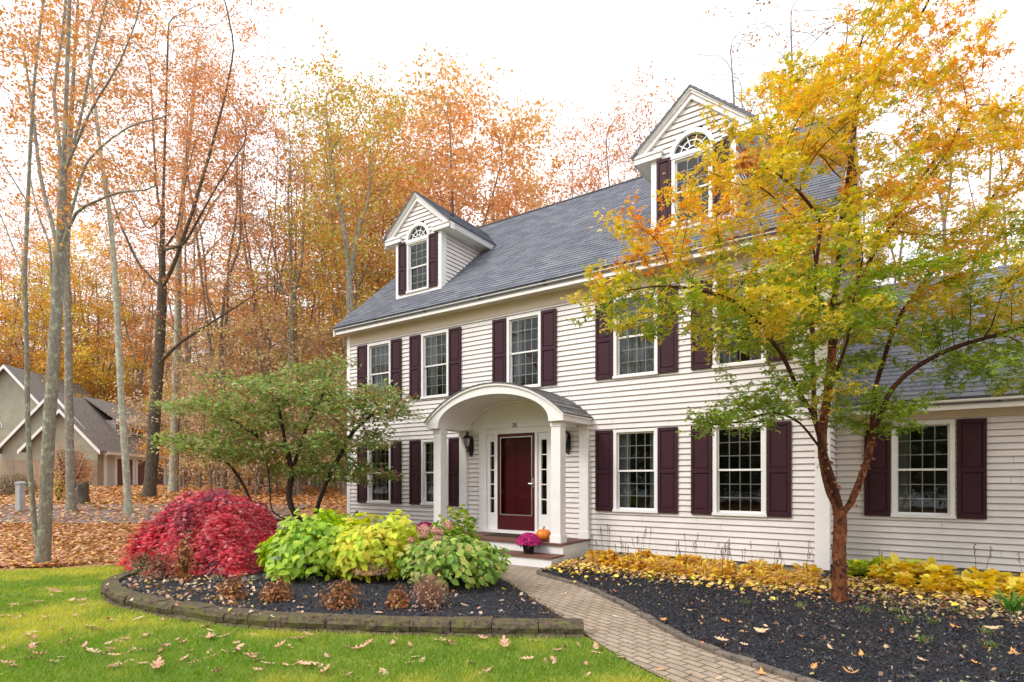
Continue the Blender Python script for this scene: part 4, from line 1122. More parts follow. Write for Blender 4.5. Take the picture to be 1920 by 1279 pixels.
def across_the_road():
    r = random.Random(44); ms = {}
    ks = [proto_tree(51, 16, 4.5, 3.0, 70, 9000, .20, ORANGE+OLIVE, tr=.2), proto_tree(52, 17, 4.0, 2.0, 70, 9000, .20, [(.06, .12, .05), (.10, .16, .06)]+OLIVE[:2], tr=.2)]
    kb = proto_tree(53, 6, 3.2, .4, 70, 7000, .2, [(.06, .12, .05), (.12, .15, .06), (.3, .2, .08)], tr=.08, fork=.12)
    for i in range(26):
        place_tree('hedge_shrub', kb, -46+i*2.9+r.uniform(-.6, .6), -17-r.uniform(0, 3), r.uniform(.8, 1.1), r.uniform(0, 6), 'bushy dark shrub across the road, mirrored low in the window panes', 'shrub', 'shrubs across the road mirrored in the panes', 0)
    for i in range(20):
        place_tree('tree', ks[i % 2], -44+i*3.6+r.uniform(-1, 1), -19-r.uniform(0, 12), r.uniform(.8, 1.15), r.uniform(0, 6), ('dark green' if i % 2 else 'amber')+' tree across the road, mirrored in the window panes', 'tree', 'trees across the road mirrored in the panes', 0)

def traced_tree(name, label, stems, limbs, env, seed, r0, bark, npads, per, nleaf, lsize, cols, thr=.02, D=.26, tip=.005, z0=None, sp=.25, padsz=.6, flat=.5, dk=1.5, expn=1.95, group=None, trop=(0, 0, .25), leafmin=0):
    rr = np.random.default_rng(seed)
    A, cen = pads(rr, npads, int(per*1.8), env, flat, padsz)
    seeds = [(stems, None, 0)]+limbs
    P, par = colonize(seeds, A, D, 4.5, D*dk, 120, trop, seed)
    R = radii(P, par, tip, expn, r0); R = floor_limbs(R, par, .37, .012); R = np.maximum(R*(1-.45*np.clip((P[:, 2]-P[0, 2])/14, 0, 1)), tip*.6)
    base = P[0].copy(); base[2] += .02
    o = empty(name, tuple(base), 0, label, 'tree', group)
    tm = tube_mesh('trunk', P-base-np.array([0, 0, .0]), par, R, M[bark], seed=seed)
    link('trunk', tm, None, o)
    if nleaf:
        cm = leaves_on(rr, P-base, R, thr, nleaf, (sp, sp, sp*.6), lsize, lambda Q, k: mixcol(rr, len(Q), cols), mat_=M['leaf_far'], minz=leafmin)
        link('crown', cm, None, o)
    return o
def box_env(cols, t, dt, y0, y1, taper=None):
    def f(r):
        v = r.uniform(0, 1); py = y0+(y1-y0)*v
        a, b = cols(v); px = r.uniform(a, b); tt = t+r.uniform(-dt, dt)
        return at3(px, py, tt)
    return f
def G3(px, t, dz=-.1):
    x, y = at(px, t); return (x, y, float(ground_h(x, y))+dz)

def near_trees():
    # twin grey trunks at far left
    t = 10.7
    traced_tree('birch_tree', 'twin trunked grey lichened tree at the lawn edge, far left',
        [G3(78, t), at3(66, 1000, t), at3(60, 930, t), at3(52, 800, t), at3(50, 650, t), at3(46, 520, t), at3(52, 380, t), at3(58, 250, t), at3(66, 130, t), at3(84, -20, t), at3(98, -200, t)],
        [([at3(84, 1010, t-.05), at3(86, 920, t-.1), at3(92, 800, t-.15), at3(102, 650, t-.2), at3(112, 480, t-.2), at3(118, 330, t-.2), at3(124, 200, t-.2), at3(128, 60, t-.3), at3(136, -120, t-.4), at3(150, -330, t-.4)], 0, 0),
         ([at3(100, 170, t+.3), at3(118, 60, t+.6), at3(130, -100, t+.9)], 1, 5),
         ([at3(170, 205, t-.6), at3(225, 120, t-1), at3(270, 0, t-1.2)], 1, 5),
         ([at3(160, 300, t-.3), at3(240, 235, t-.6), at3(330, 215, t-.8)], 1, 4),
         ([at3(20, 330, t), at3(-20, 260, t)], 0, 6), ([at3(30, 480, t+.2), at3(5, 410, t+.4), at3(-30, 350, t+.5)], 0, 5), ([at3(75, 330, t+.4), at3(60, 200, t+.7), at3(40, 60, t+1)], 1, 4), ([at3(150, 230, t-.2), at3(175, 100, t-.2), at3(215, -60, t-.2)], 1, 5), ([at3(95, 460, t+.3), at3(70, 400, t+.5), at3(50, 300, t+.8)], 1, 3), ([at3(140, 395, t-.4), at3(220, 360, t-.9), at3(300, 355, t-1.2)], 1, 4)],
        box_env(lambda v: (-60-60*(1-v), 330-120*v), 10.5, 1.6, -330, 420), 31, .118, 'bark_grey', 70, 12, 7500, .062, PINK+ORANGE[:2], thr=.012, D=.28, tip=.0048, sp=.3, leafmin=2.4)
    # slim trunk just behind
    def simple(label, px0, t, path, r0, bark, seed, env, npads=40, nleaf=2500, cols=PINK, limbs=(), lsize=.13, D=.4, **kw):
        st = [G3(px0, t)]+[at3(x, y, t) for x, y in path]
        traced_tree('tree', label, st, [([at3(x, y, t+d) for x, y, d in pts], 0, pi_) for pts, pi_ in limbs], env, seed, r0, bark, npads, 12, nleaf, lsize, cols, D=D, **kw)
    simple('straight grey trunked tree just right of the twin trunks', 133, 18, [(130, 800), (128, 640), (124, 500), (126, 380), (132, 250), (140, 100), (150, -60)], .125, 'bark_grey', 32,
        box_env(lambda v: (20+60*v, 250-60*v), 18, 2.2, -150, 330), nleaf=9000, cols=PINK+ORANGE[:2]+YELLOW[:1], tip=.007, lsize=.10, thr=.016, leafmin=6)
    simple('slender pale tree in front of the neighbour garage', 241, 17.2, [(238, 900), (228, 760), (222, 640), (216, 520), (206, 400), (190, 300), (176, 180), (160, 40)], .10, 'bark_pale', 33,
        box_env(lambda v: (110+60*v, 290-50*v), 17, 2, -100, 420), nleaf=4500, lsize=.09, tip=.006, thr=.014, leafmin=6)
    simple('big dark mossy tree with many upswept limbs beside the neighbour garage', 278, 23.0, [(284, 880), (290, 780), (298, 680), (302, 600), (304, 540), (304, 470), (305, 400), (308, 300), (312, 170), (316, 40)], .235, 'bark_dark', 34,
        box_env(lambda v: (150+90*v, 500-110*v), 23, 3, -40, 600), npads=100, nleaf=11000, lsize=.10, limbs=[([(262, 500, 0), (225, 420, .5), (195, 330, 1), (150, 240, 1.2)], 5), ([(278, 440, 0), (240, 350, 0), (180, 290, .5)], 7), ([(325, 500, -.5), (360, 400, -1), (390, 300, -1), (420, 190, -1), (440, 90, -1)], 5),
        ([(330, 440, .4), (350, 330, .8), (372, 240, 1)], 6), ([(345, 460, -1), (400, 360, -2), (470, 250, -2.5)], 6), ([(296, 380, .5), (288, 260, .8), (282, 130, 1)], 7), ([(340, 640, -.4), (420, 590, -1), (490, 545, -1.5)], 3)],
        tip=.007, thr=.016, D=.42, leafmin=6, cols=PINK)
    simple('tall pale lichened trunk right of the dark mossy tree', 325, 27, [(327, 850), (330, 720), (334, 600), (334, 500), (338, 420), (345, 330), (360, 220), (370, 90)], .21, 'bark_pale', 35,
        box_env(lambda v: (250+60*v, 520-110*v), 27, 3, 0, 420), npads=80, nleaf=10000, lsize=.10, limbs=[([(352, 470, 0), (400, 380, .5), (450, 320, 1), (490, 290, 1)], 5), ([(350, 520, 0), (410, 450, .5), (480, 390, 1)], 4)], tip=.007, thr=.016, D=.45, leafmin=7)
    simple('grey tree forking low above the thicket left of the house', 548, 24, [(546, 850), (545, 740), (547, 640), (548, 560), (545, 480), (540, 380), (545, 270)], .16, 'bark_grey', 36,
        box_env(lambda v: (440+40*v, 660-40*v), 24, 2.5, 200, 560), npads=80, nleaf=5000, lsize=.09, limbs=[([(510, 530, 0), (480, 450, .5), (450, 380, 1)], 4), ([(565, 500, 0), (570, 400, .5), (572, 300, 1)], 4)], tip=.007, thr=.015, D=.4, cols=PINK+RUST, leafmin=5)
    simple('olive leaved tree with forked trunk beside the house corner', 660, 20, [(658, 800), (657, 650), (655, 540), (652, 470), (640, 400), (625, 330), (615, 250), (610, 170)], .155, 'bark_grey', 37,
        box_env(lambda v: (570+20*v, 740-30*v), 20, 2.0, 120, 500), npads=80, nleaf=12000, lsize=.095, limbs=[([(668, 440, 0), (690, 380, .5), (700, 300, 1)], 3)], tip=.007, thr=.016, D=.38, cols=OLIVE+ORANGE[:1], leafmin=5.5)

def maple():
    rr = np.random.default_rng(77); t = 7.1
    base = G3(1573, t, -.06)
    stem = [base, at3(1574, 1080, t), at3(1573, 1020, t), at3(1578, 965, t)]
    limbs = [
        ([at3(1556, 925, t-.02), at3(1543, 870, t-.05), at3(1541, 810, t-.05), at3(1552, 740, t), at3(1560, 660, t+.05), at3(1562, 580, t+.05), at3(1572, 500, t+.1), at3(1578, 430, t+.15), at3(1590, 340, t+.2), at3(1602, 240, t+.3), at3(1610, 120, t+.3)], 0, 3),     # thick left limb
        ([at3(1568, 920, t-.12), at3(1545, 850, t-.2), at3(1528, 780, t-.22), at3(1524, 700, t-.25), at3(1522, 610, t-.3), at3(1528, 520, t-.35), at3(1538, 430, t-.4), at3(1542, 415, t-.42), at3(1500, 360, t-.6), at3(1450, 320, t-.8)], 0, 3),   # thin dark limb
        ([at3(1597, 948, t), at3(1606, 915, t), at3(1624, 875, t), at3(1634, 830, t), at3(1652, 770, t-.05), at3(1672, 725, t-.05), at3(1720, 685, t-.1), at3(1790, 650, t-.15), at3(1870, 628, t-.2), at3(1960, 600, t-.2)], 0, 3),    # right limb
        ([at3(1500, 740, t-.5), at3(1470, 670, t-.7), at3(1420, 600, t-.9), at3(1370, 560, t-1.0), at3(1300, 540, t-1.1), at3(1230, 535, t-1.2)], 2, 2),
        ([at3(1500, 790, t-.1), at3(1450, 770, t-.2), at3(1390, 790, t-.3), at3(1330, 800, t-.4)], 2, 1),
        ([at3(1530, 470, t-.6), at3(1480, 400, t-.8), at3(1425, 345, t-1)], 2, 5),
        ([at3(1600, 560, t), at3(1640, 470, t), at3(1690, 390, t), at3(1730, 330, t), at3(1790, 250, t)], 1, 5),
        ([at3(1640, 730, t+.4), at3(1680, 600, t+.6), at3(1740, 520, t+.6), at3(1810, 440, t+.6), at3(1890, 330, t+.6)], 3, 3),
        ([at3(1540, 560, t+.4), at3(1500, 500, t+.8), at3(1440, 460, t+1)], 1, 4),
        ([at3(1590, 640, t-.5), at3(1600, 560, t-.8), at3(1620, 480, t-1.1)], 1, 3),
    ]
    # envelope of the crown, as ellipsoids around the trunk axis in world units
    cx, cy = at(1590, t)
    E_ = []
    def ell(px, py, dt, rx, ry, rz, n, sz=.28): E_.append((np.array(at3(px, py, t+dt)), (rx, ry, rz), n, sz))
    ell(1570, 340, 0, 1.4, 1.4, 1.15, 26); ell(1500, 230, -.1, .7, .8, .75, 6, .22); ell(1620, 120, .1, 1.2, 1.0, .9, 14, .25); ell(1700, 40, .2, 1.3, .9, .8, 7, .24)
    ell(1420, 490, -.5, 1.1, 1.0, .5, 11); ell(1260, 470, -.9, .75, .5, .55, 6, .22); ell(1200, 540, -1.1, .55, .35, .25, 4, .2)
    ell(1400, 610, -.6, 1.2, .9, .36, 20); ell(1190, 630, -1.1, .40, .3, .22, 3, .16); ell(1470, 730, -.5, .7, .6, .28, 12, .2); ell(1380, 790, -.4, .45, .4, .13, 8, .17)
    ell(1560, 560, .3, 1.3, 1.2, .6, 20); ell(1700, 600, 0, 1.2, 1.1, .6, 26); ell(1850, 540, -.1, 1.1, 1.0, .7, 22, .25); ell(1900, 690, -.2, .9, .7, .34, 14, .22)
    ell(1640, 770, .1, .45, .5, .28, 15, .18); ell(1760, 420, .3, 1.2, 1.0, .7, 10, .25); ell(1860, 300, .3, 1.1, .9, .8, 8, .25); ell(1385, 350, -.6, .55, .5, .45, 4, .17)
    ell(1880, 120, .2, .9, .7, .7, 4, .2); ell(1980, 450, 0, 1.0, 1.0, 1.3, 11, .26)
    A = []; cen = []
    for c, (rx, ry, rz_), n, sz in E_:
        for i in range(n):
            while 1:
                u = rr.uniform(-1, 1, 3)
                if u@u < 1: break
            d = (u[0]*rx*SN+u[1]*ry*CS, -u[0]*rx*CS+u[1]*ry*SN, u[2]*rz_)
            p = c+np.array(d); p[1] = min(p[1], 9.7) if p[2] < 6 else p[1]
            cen.append(p); s = sz*rr.uniform(.7, 1.3)
            A.append(p+rr.normal(0, 1, (15, 3))*np.array([s, s, s*.34]))
    A = np.concatenate(A); A[:, 1] = np.where(A[:, 2] < 6, np.minimum(A[:, 1], 9.72), A[:, 1])
    P, par = colonize([(stem, None, 0)]+limbs, A, .13, 2.2, .17, 150, (0, 0, .10), 7)
    R = floor_limbs(radii(P, par, .0026, 2.05, .076), par, .42, .007)
    base = np.array(base)
    o = empty('maple_tree', tuple(base), 0, 'paperbark maple with peeling cinnamon bark and yellow orange crown by the path', 'tree')
    link('trunk', tube_mesh('trunk', P-base, par, R, M['bark_red'], seed=3, wob=.10, mat2=M['bark_twig'], r2=.040), None, o)
    # curls of peeling bark
    big = np.where(R > .035)[0]; k = rr.choice(big, 330); ang = rr.uniform(0, 2*pi, 330)
    rad = np.stack([np.cos(ang), np.sin(ang), np.zeros(330)], 1); pc = P[k]-base+rad*(R[k][:, None]*1.0)+np.array([0, 0, 1])*rr.uniform(-.06, .06, (330, 1))
    tg = np.stack([-np.sin(ang), np.cos(ang), rr.uniform(-.5, .5, 330)], 1)
    pe = scatter_mesh('peeling_bark', pc, rad+rr.normal(0, .3, rad.shape), tg+rad*.2, rr.uniform(.015, .04, 330), [(0, -.5, 0), (.5, -.4, .15), (1, -.3, .35), (1, .3, .35), (.5, .4, .15), (0, .5, 0)], [(0, 1, 4, 5), (1, 2, 3, 4)],
                      mixcol(rr, 330, [(.20, .06, .03), (.32, .12, .06), (.10, .035, .02)]), M['leaf_dry'])
    tag(link('peeling_bark', pe, None, o), kind='stuff')
    green = np.array([(.27, .38, .06), (.34, .44, .07), (.20, .30, .05)]); yel = np.array([(.84, .58, .10), (.84, .64, .13), (.66, .58, .11)]); org = np.array([(.86, .43, .11), (.80, .31, .10), (.86, .51, .13)])
    cen = np.array(cen)
    def score(X):   # how far the pad has turned: low inner pads stay green, high and outer pads turn orange
        f = sstep(2.3, 5.0, X[:, 2]); d = np.hypot(X[:, 0]-cx, X[:, 1]-cy); return .11+.62*f+.16*(d-1.6)/1.6
    cs = score(cen)+rr.normal(0, .17, len(cen))
    nleaf = 50000
    thin = np.where(R < .0075)[0]; thin = thin[P[thin][:, 2] > 1.9]
    k = rr.choice(thin, nleaf); Q = P[k]+rr.normal(0, 1, (nleaf, 3))*np.array([.06, .06, .035])
    d = np.empty(nleaf, int)
    for a in range(0, nleaf, 8000): d[a:a+8000] = np.linalg.norm(Q[a:a+8000, None, :]-cen[None], axis=2).argmin(1)
    s = cs[d]+rr.normal(0, .13, nleaf)
    def mix3(s):
        g = green[rr.integers(0, 3, nleaf)]; y = yel[rr.integers(0, 3, nleaf)]; o_ = org[rr.integers(0, 3, nleaf)]
        w1 = sstep(.25, .58, s)[:, None]; w2 = sstep(.66, .98, s)[:, None]
        return (g*(1-w1)+y*w1)*(1-w2)+o_*w2
    c = np.clip(mix3(s)*(1+rr.normal(0, .13, (nleaf, 1))), .01, .9)
    N = unit(rr, nleaf); N[:, 2] = np.abs(N[:, 2])+.7; T = unit(rr, nleaf); T[:, 2] -= .35
    cm = scatter_mesh('crown', Q-base, N, T, rr.uniform(.038, .074, nleaf), TRI[0], TRI[1], c, M['leaf'])
    link('crown', cm, None, o)
    # a clump of dead rust leaves caught on a twig
    n = 70; q = np.array(at3(1400, 300, t-1.0))-base
    dl = scatter_mesh('dead_leaf_clump', q+rr.normal(0, .055, (n, 3)), unit(rr, n), unit(rr, n), rr.uniform(.05, .09, n), DIAMOND[0], DIAMOND[1], mixcol(rr, n, [(.42, .14, .02), (.5, .2, .03)]), M['leaf_dry'])
    link('dead_leaf_clump', dl, None, o)

def green_tree():
    rr = np.random.default_rng(91); t = 12.6
    base = G3(585, t, -.1)
    stem = [base, at3(583, 1000, t)]
    limbs = [([at3(545, 955, t), at3(540, 930, t), at3(548, 885, t), at3(535, 830, t), at3(525, 775, t), at3(515, 730, t)], 0, 1),
             ([at3(552, 870, t), at3(565, 830, t), at3(575, 800, t), at3(600, 750, t), at3(620, 710, t)], 1, 2),
             ([at3(515, 850, t), at3(480, 815, t+.2), at3(440, 790, t+.3), at3(400, 770, t+.3)], 1, 3),
             ([at3(598, 940, t-.2), at3(620, 885, t-.3), at3(640, 850, t-.3), at3(660, 810, t-.4), at3(700, 775, t-.6), at3(740, 770, t-.8)], 0, 1),
             ([at3(480, 960, t+.5), at3(455, 905, t+.6), at3(430, 870, t+.7), at3(400, 850, t+.8), at3(350, 830, t+.8)], 0, 1),
             ([at3(508, 960, t+.3), at3(505, 900, t+.4), at3(500, 860, t+.4)], 0, 1)]
    E_ = [(540, 740, 0, 1.5, .9, .30, 22), (610, 740, 0, 1.0, .8, .5, 16), (590, 690, .2, .7, .6, .3, 8), (450, 770, .3, 1.3, .8, .16, 14), (370, 765, .4, .6, .6, .10, 5), (430, 845, .6, 1.0, .7, .22, 14), (370, 825, .6, .5, .5, .12, 5), (560, 860, .5, .9, .6, .25, 10), (630, 880, .2, .5, .5, .25, 6), (500, 800, .3, 1.0, .7, .2, 10),
          (690, 760, -.5, .75, .6, .5, 14), (720, 745, -.7, .42, .4, .38, 7), (650, 820, -.3, .55, .5, .30, 8), (520, 830, .1, .9, .7, .14, 9), (600, 880, .4, .6, .5, .3, 7), (695, 830, -.5, .28, .3, .25, 4), (655, 900, -.3, .22, .3, .3, 3), (480, 720, .4, .8, .6, .14, 5)]
    A = []
    for px, py, dt, rx, ry, rz_, n in E_:
        c = np.array(at3(px, py, t+dt))
        for i in range(n):
            while 1:
                u = rr.uniform(-1, 1, 3)
                if u@u < 1: break
            p = c+np.array((u[0]*rx*SN+u[1]*ry*CS, -u[0]*rx*CS+u[1]*ry*SN, u[2]*rz_))
            A.append(p+rr.normal(0, 1, (14, 3))*np.array([.28, .28, .045]))
    A = np.concatenate(A)
    inside = (A[:, 0] > -12.5) & (A[:, 1] > 9.9); A = A[~inside]
    P, par = colonize([(stem, None, 0)]+limbs, A, .16, 2.5, .22, 130, (0, 0, .02), 9)
    R = radii(P, par, .0032, 2.3, .085); base = np.array(base)
    o = empty('dogwood_tree', tuple(base), 0, 'spreading green and olive leaved tree with dark stems at the left house corner', 'tree')
    link('trunk', tube_mesh('trunk', P-base, par, R, M['bark_black'], seed=4), None, o)
    def colf(Q, k):
        n = len(Q); g = mixcol(rr, n, [(.27, .38, .12), (.36, .45, .16), (.18, .29, .08), (.46, .47, .20)]); b = mixcol(rr, n, [(.38, .26, .15), (.42, .20, .11), (.30, .27, .13)])
        px = Q[:, 0]*SN+Q[:, 1]*CS; w = np.clip(.16+.22*sstep(.5, 2.2, px)+rr.normal(0, .12, n), 0, 1)
        return np.where((rr.random(n) < w)[:, None], b, g)
    cm = leaves_on(rr, P-base, R, .008, 20000, (.11, .11, .035), .09, colf, mat_=M['leaf'], minz=.9, flatn=.6, droop=.3, clump=3, cellf=3, cvar=.6, csig=.8)
    link('crown', cm, None, o)
def distant_woods():
    r = np.random.default_rng(66); n = 42000
    t = r.uniform(86, 104, n); px = r.uniform(-120, 900, n); q = (px-960)/1074*t; x = q*SN-t*CS; y = q*CS+t*SN
    cl = np.sin(px*.05)*1.3+np.sin(px*.021+1)*1.5
    z = 1+(15+cl)*r.random(n)**1.1; P = np.stack([x, y, z], 1)
    c = mixcol(r, n, ORANGE+YELLOW+RUST); me = scatter_mesh('distant_woods', P, unit(r, n), unit(r, n), r.uniform(.35, .8, n), DIAMOND[0], DIAMOND[1], c, M['leaf_far']); tag(link('distant_woods', me), kind='stuff')
distant_woods(); across_the_road()
forest(); near_trees(); maple(); green_tree()

# ---------------------------------------------------------------- neighbour house, post, stump
def neighbour():
    ax, ay = at(195, 39.0)
    vx, vy = (.99*SN-.12*CS, .99*CS+.12*SN)
    N = empty('neighbour_house', (ax, ay, .97), atan2(vy, vx), 'beige and stone neighbour house with steep gables and garage behind the bare trees', 'house')
    st = mat('stucco', (.36, .345, .265), .9, .1, var=(.30, .29, .23), noise_scale=1.5)
    stone = brick_mat('stone_veneer', (.42, .30, .20), (.30, .24, .19), (.30, .26, .22), .5, .14, .02, .01, .9, False, (.7, .7, .7))
    rf = mat('far_shingle', (.27, .245, .225), .9, .1, var=(.18, .165, .155), noise_scale=6)
    tr = M['trim']
    w = MB()
    w.prism([(-6.3, 0, -.5), (-6.3, 0, 2.7), (-3.1, 0, 6.35), (0, 0, 2.7), (0, 0, -.5)], (0, 10, 0))
    w.prism([(-12, 3, -.5), (-12, 3, 4.0), (-8, 3, 8.6), (-4, 3, 4.0), (-4, 3, -.5)], (0, 8, 0))
    w.prism([(-4.3, -.7, -.5), (-4.3, -.7, 2.75), (-2.15, -.7, 5.1), (-.01, -.7, 2.75), (-.01, -.7, -.5)], (0, .7, 0))
    wo_ = w.build('wall', st, N)
    s = MB(); s.box(-4.31, 0, -.75, -.70, -.5, 1.9); s.box(-6.31, -4.31, -.05, 0, -.5, 1.9); s.build('stone_base', stone, N)
    r = MB()
    def roof(x0, x1, xm, ze, zr, y0, y1, o=.35, th=.14):
        sl = (zr-ze)/(xm-x0)
        for sg, xe in ((-1, x0), (1, x1)):
            a = (xe+sg*o, ze-sl*o); r.prism([(a[0], y0, a[1]+.02), (xm, y0, zr+.02), (xm, y0, zr+.02+th), (a[0], y0, a[1]+.02+th)], (0, y1-y0, 0))
    roof(-6.3, 0, -3.1, 2.7, 6.35, -.3, 10.3); roof(-12, -4, -8, 4.0, 8.6, 2.6, 11.3); roof(-4.3, 0, -2.15, 2.75, 5.1, -1.05, -.31)
    r.prism([(-.9, 3.2, 4.9), (-3.1, 3.2, 6.52), (-3.1, 3.2, 6.66), (-.9, 3.2, 5.04)], (0, 7.2, 0))
    r.build('roof', rf, N)
    t = MB()
    def rake(x0, x1, xm, ze, zr, y, o=.35):
        sl = (zr-ze)/(xm-x0)
        for sg, xe in ((-1, x0), (1, x1)):
            a = (xe+sg*o, ze-sl*o); t.prism([(a[0], y, a[1]-.14), (xm, y, zr-.10), (xm, y, zr+.13), (a[0], y, a[1]+.11)], (0, -.06, 0))
    rake(-6.3, 0, -3.1, 2.7, 6.35, -.30); rake(-12, -4, -8, 4.0, 8.6, 2.6); rake(-4.3, 0, -2.15, 2.75, 5.1, -1.05)
    t.box(0, .42, -.3, 10.3, 2.28, 2.48); t.box(-.93, -.62, 3.2, 10.4, 4.82, 5.03)
    t.build('rake_and_fascia', tr, N)
    d = MB(); d.box(-2.6, -1.0, 3.35, 10.2, 3.3, 4.95); d.build('shed_dormer', mat('far_shake', (.36, .33, .31), .9, .1), N)
    wn = MB(); wn.box(-1.0, -.95, 5.2, 9.1, 3.45, 4.7)
    wo2 = wn.build('window', tr, N); g = MB()
    for i in range(4):
        for j in range(2): g.box(-.95, -.94, 5.35+i*.95, 6.12+i*.95, 3.6+j*.53, 4.05+j*.53)
    g.build('pane', M['pane_far'], wo2)
    cbm = MB()
    for y in (-.05, 1.2, 3.55, 3.95, 8.3, 9.7): cbm.box(0, .06, y, y+.3, -.3, 2.3)
    cbm.box(0, .05, 1.2, 8.6, 2.05, 2.3); cbm.build('trim', tr, N)
    gw = MB(); gw.box(.0, .02, .25, 9.7, -.2, 2.3); gw.build('side_panel', mat('far_grey', (.50, .50, .48), .8), N)
    for (a, b) in ((1.5, 3.55), (4.25, 8.3)):
        gd = MB(); gd.box(.0, .03, a, b, -.3, 2.05)
        for k in range(4):
            gd.box(.03, .05, a+.1, b-.1, -.1+k*.53, .34+k*.53)
        gd.build('garage_door', mat('garage_door', (.15, .06, .035), .6), N)
    aw = MB(); aw.prism([(-8.9+.55*cos(pi*k/12), 2.95, 4.3+.55*sin(pi*k/12)) for k in range(13)], (0, .06, 0)); ao = aw.build('window', tr, N)
    ag = MB(); ag.prism([(-8.9+.47*cos(pi*k/12), 2.93, 4.34+.47*sin(pi*k/12)) for k in range(13)], (0, .02, 0)); ag.build('pane', M['pane_far'], ao)
    # stone retaining step by the garage corner
    c = MB(); c.box(-1.6, 1.2, -1.6, -.75, -.5, .18); c.build('porch_slab', M['concrete'], N)
M['pane_far'] = mat('pane_far', (.05, .055, .07), .08, .6)
neighbour()

def odds():
    rr = random.Random(6)
    x, y = at(38, 18); z = float(ground_h(x, y))
    p = empty('marker_post', (x, y, z), .4, 'short pale grey post standing in the leaves left of the twin trunks', 'post')
    mb = MB(); mb.box(-.09, .09, -.09, .09, -.1, .88); mb.build('shaft', mat('grey_paint', (.42, .42, .42), .7, var=(.34, .34, .33)), p, bevel=.01)
    mb = MB(); mb.box(-.11, .11, -.11, .11, .88, .92); mb.prism([(-.11, -.11, .92), (.11, -.11, .92), (0, -.11, .97)], (0, .22, 0)); mb.build('cap', mat('grey_cap', (.36, .36, .36), .7), p)
    x, y = at(155, 20.5); z = float(ground_h(x, y))
    mb = MB(); pts = [(x+rr.uniform(-.02, .02), y, z-.1+.11*i) for i in range(9)]
    mb.tube(pts, [.30, .26, .22, .20, .19, .19, .18, .19, .17], 12, True, .08); o = mb.build('tree_stump', M['bark_dark'], None, True)
    tag(o, 'dark broken tree stump on the leafy ground before the neighbour house', 'tree stump')
odds()

def bush(name, label, cat, px, t, rx, ry, h, nleaf, size, cols, seed, tmpl=OVATE, z0=.08, group=None, stems=26, stemcol=None, shell=.55, heads=0, headcol=None, w=None, zb=.12, headside=0, lump=.16, droop=.35, stem_r=.005, boxy=1.0):
    rr = np.random.default_rng(seed); x, y = at(px, t)
    if z0 is None: z0 = float(ground_h(x, y))
    o = empty(name, (x, y, z0), 0, label, cat, group)
    u = unit(rr, nleaf); u[:, 2] = np.abs(u[:, 2]); u = np.sign(u)*np.abs(u)**boxy
    lump_c = unit(rr, 14); lump_c[:, 2] = np.abs(lump_c[:, 2])
    bump = 1+lump*(np.exp(-((u[:, None, :]-lump_c[None])**2).sum(2)*7).sum(1)-.6)
    rad = (shell+(1-shell)*rr.random(nleaf)**.6)*bump
    # local axes: a = across the view, b = along it
    Q = np.stack([(u[:, 0]*rx*SN+u[:, 1]*ry*CS)*rad, (-u[:, 0]*rx*CS+u[:, 1]*ry*SN)*rad, zb+(h-zb)*u[:, 2]*rad], 1)
    N = np.stack([Q[:, 0]/rx**2, Q[:, 1]/ry**2, (Q[:, 2])/h**2+.15], 1); N /= np.linalg.norm(N, axis=1, keepdims=True); N += rr.normal(0, .35, N.shape)+np.array([0, 0, .3])
    T = Q*np.array([1, 1, .2]); T /= np.linalg.norm(T, axis=1, keepdims=True)+1e-6; T = T+rr.normal(0, .45, T.shape); T[:, 2] -= droop
    cm = scatter_mesh('foliage', Q, N, T, size*rr.uniform(.6, 1.25, nleaf), tmpl[0], tmpl[1], mixcol(rr, nleaf, cols, w), M['leaf'])
    link('foliage', cm, None, o)
    if stems:
        mb = MB(); r2 = random.Random(seed)
        for i in range(stems):
            a = r2.uniform(0, 2*pi); e = r2.uniform(.2, 1); px_ = cos(a)*rx*e*.85; py_ = sin(a)*ry*e*.85
            q = (px_*SN+py_*CS, -px_*CS+py_*SN)
            zt = h*sqrt(max(.1, 1-e*e*.7))*.92
            mb.tube([(q[0]*.12, q[1]*.12, -.03), (q[0]*.5, q[1]*.5, zt*.5), (q[0]*.95, q[1]*.95, zt)], [stem_r*1.3, stem_r, stem_r*.5], 4)
        mb.build('stems', stemcol or M['stem'], o)
    for i in range(heads):
        n = 150; a = rr.uniform(0, 2*pi); e = rr.uniform(.1, .95)
        ux = headside+(1-abs(headside))*cos(a)*e; uy = sin(a)*e*.6-.45
        m_ = sqrt(ux*ux+uy*uy); 
        if m_ > .98: ux /= m_*1.03; uy /= m_*1.03
        kk = 1.0 if boxy == 1 else 1.10
        c = np.array([(ux*rx*SN+uy*ry*CS)*kk, (-ux*rx*CS+uy*ry*SN)*kk, h*max(.06, 1-ux*ux-uy*uy)**(.5*boxy)*kk+.02])
        v = unit(rr, n); q = c+v*np.array([.055, .055, .045])*rr.uniform(.75, 1.05, (n, 1))
        hm = scatter_mesh('flower_head', q, v+rr.normal(0, .3, v.shape), unit(rr, n), rr.uniform(.018, .03, n), DIAMOND[0], DIAMOND[1], mixcol(rr, n, headcol), M['leaf_dry'])
        link('flower_head', hm, None, o)
    return o

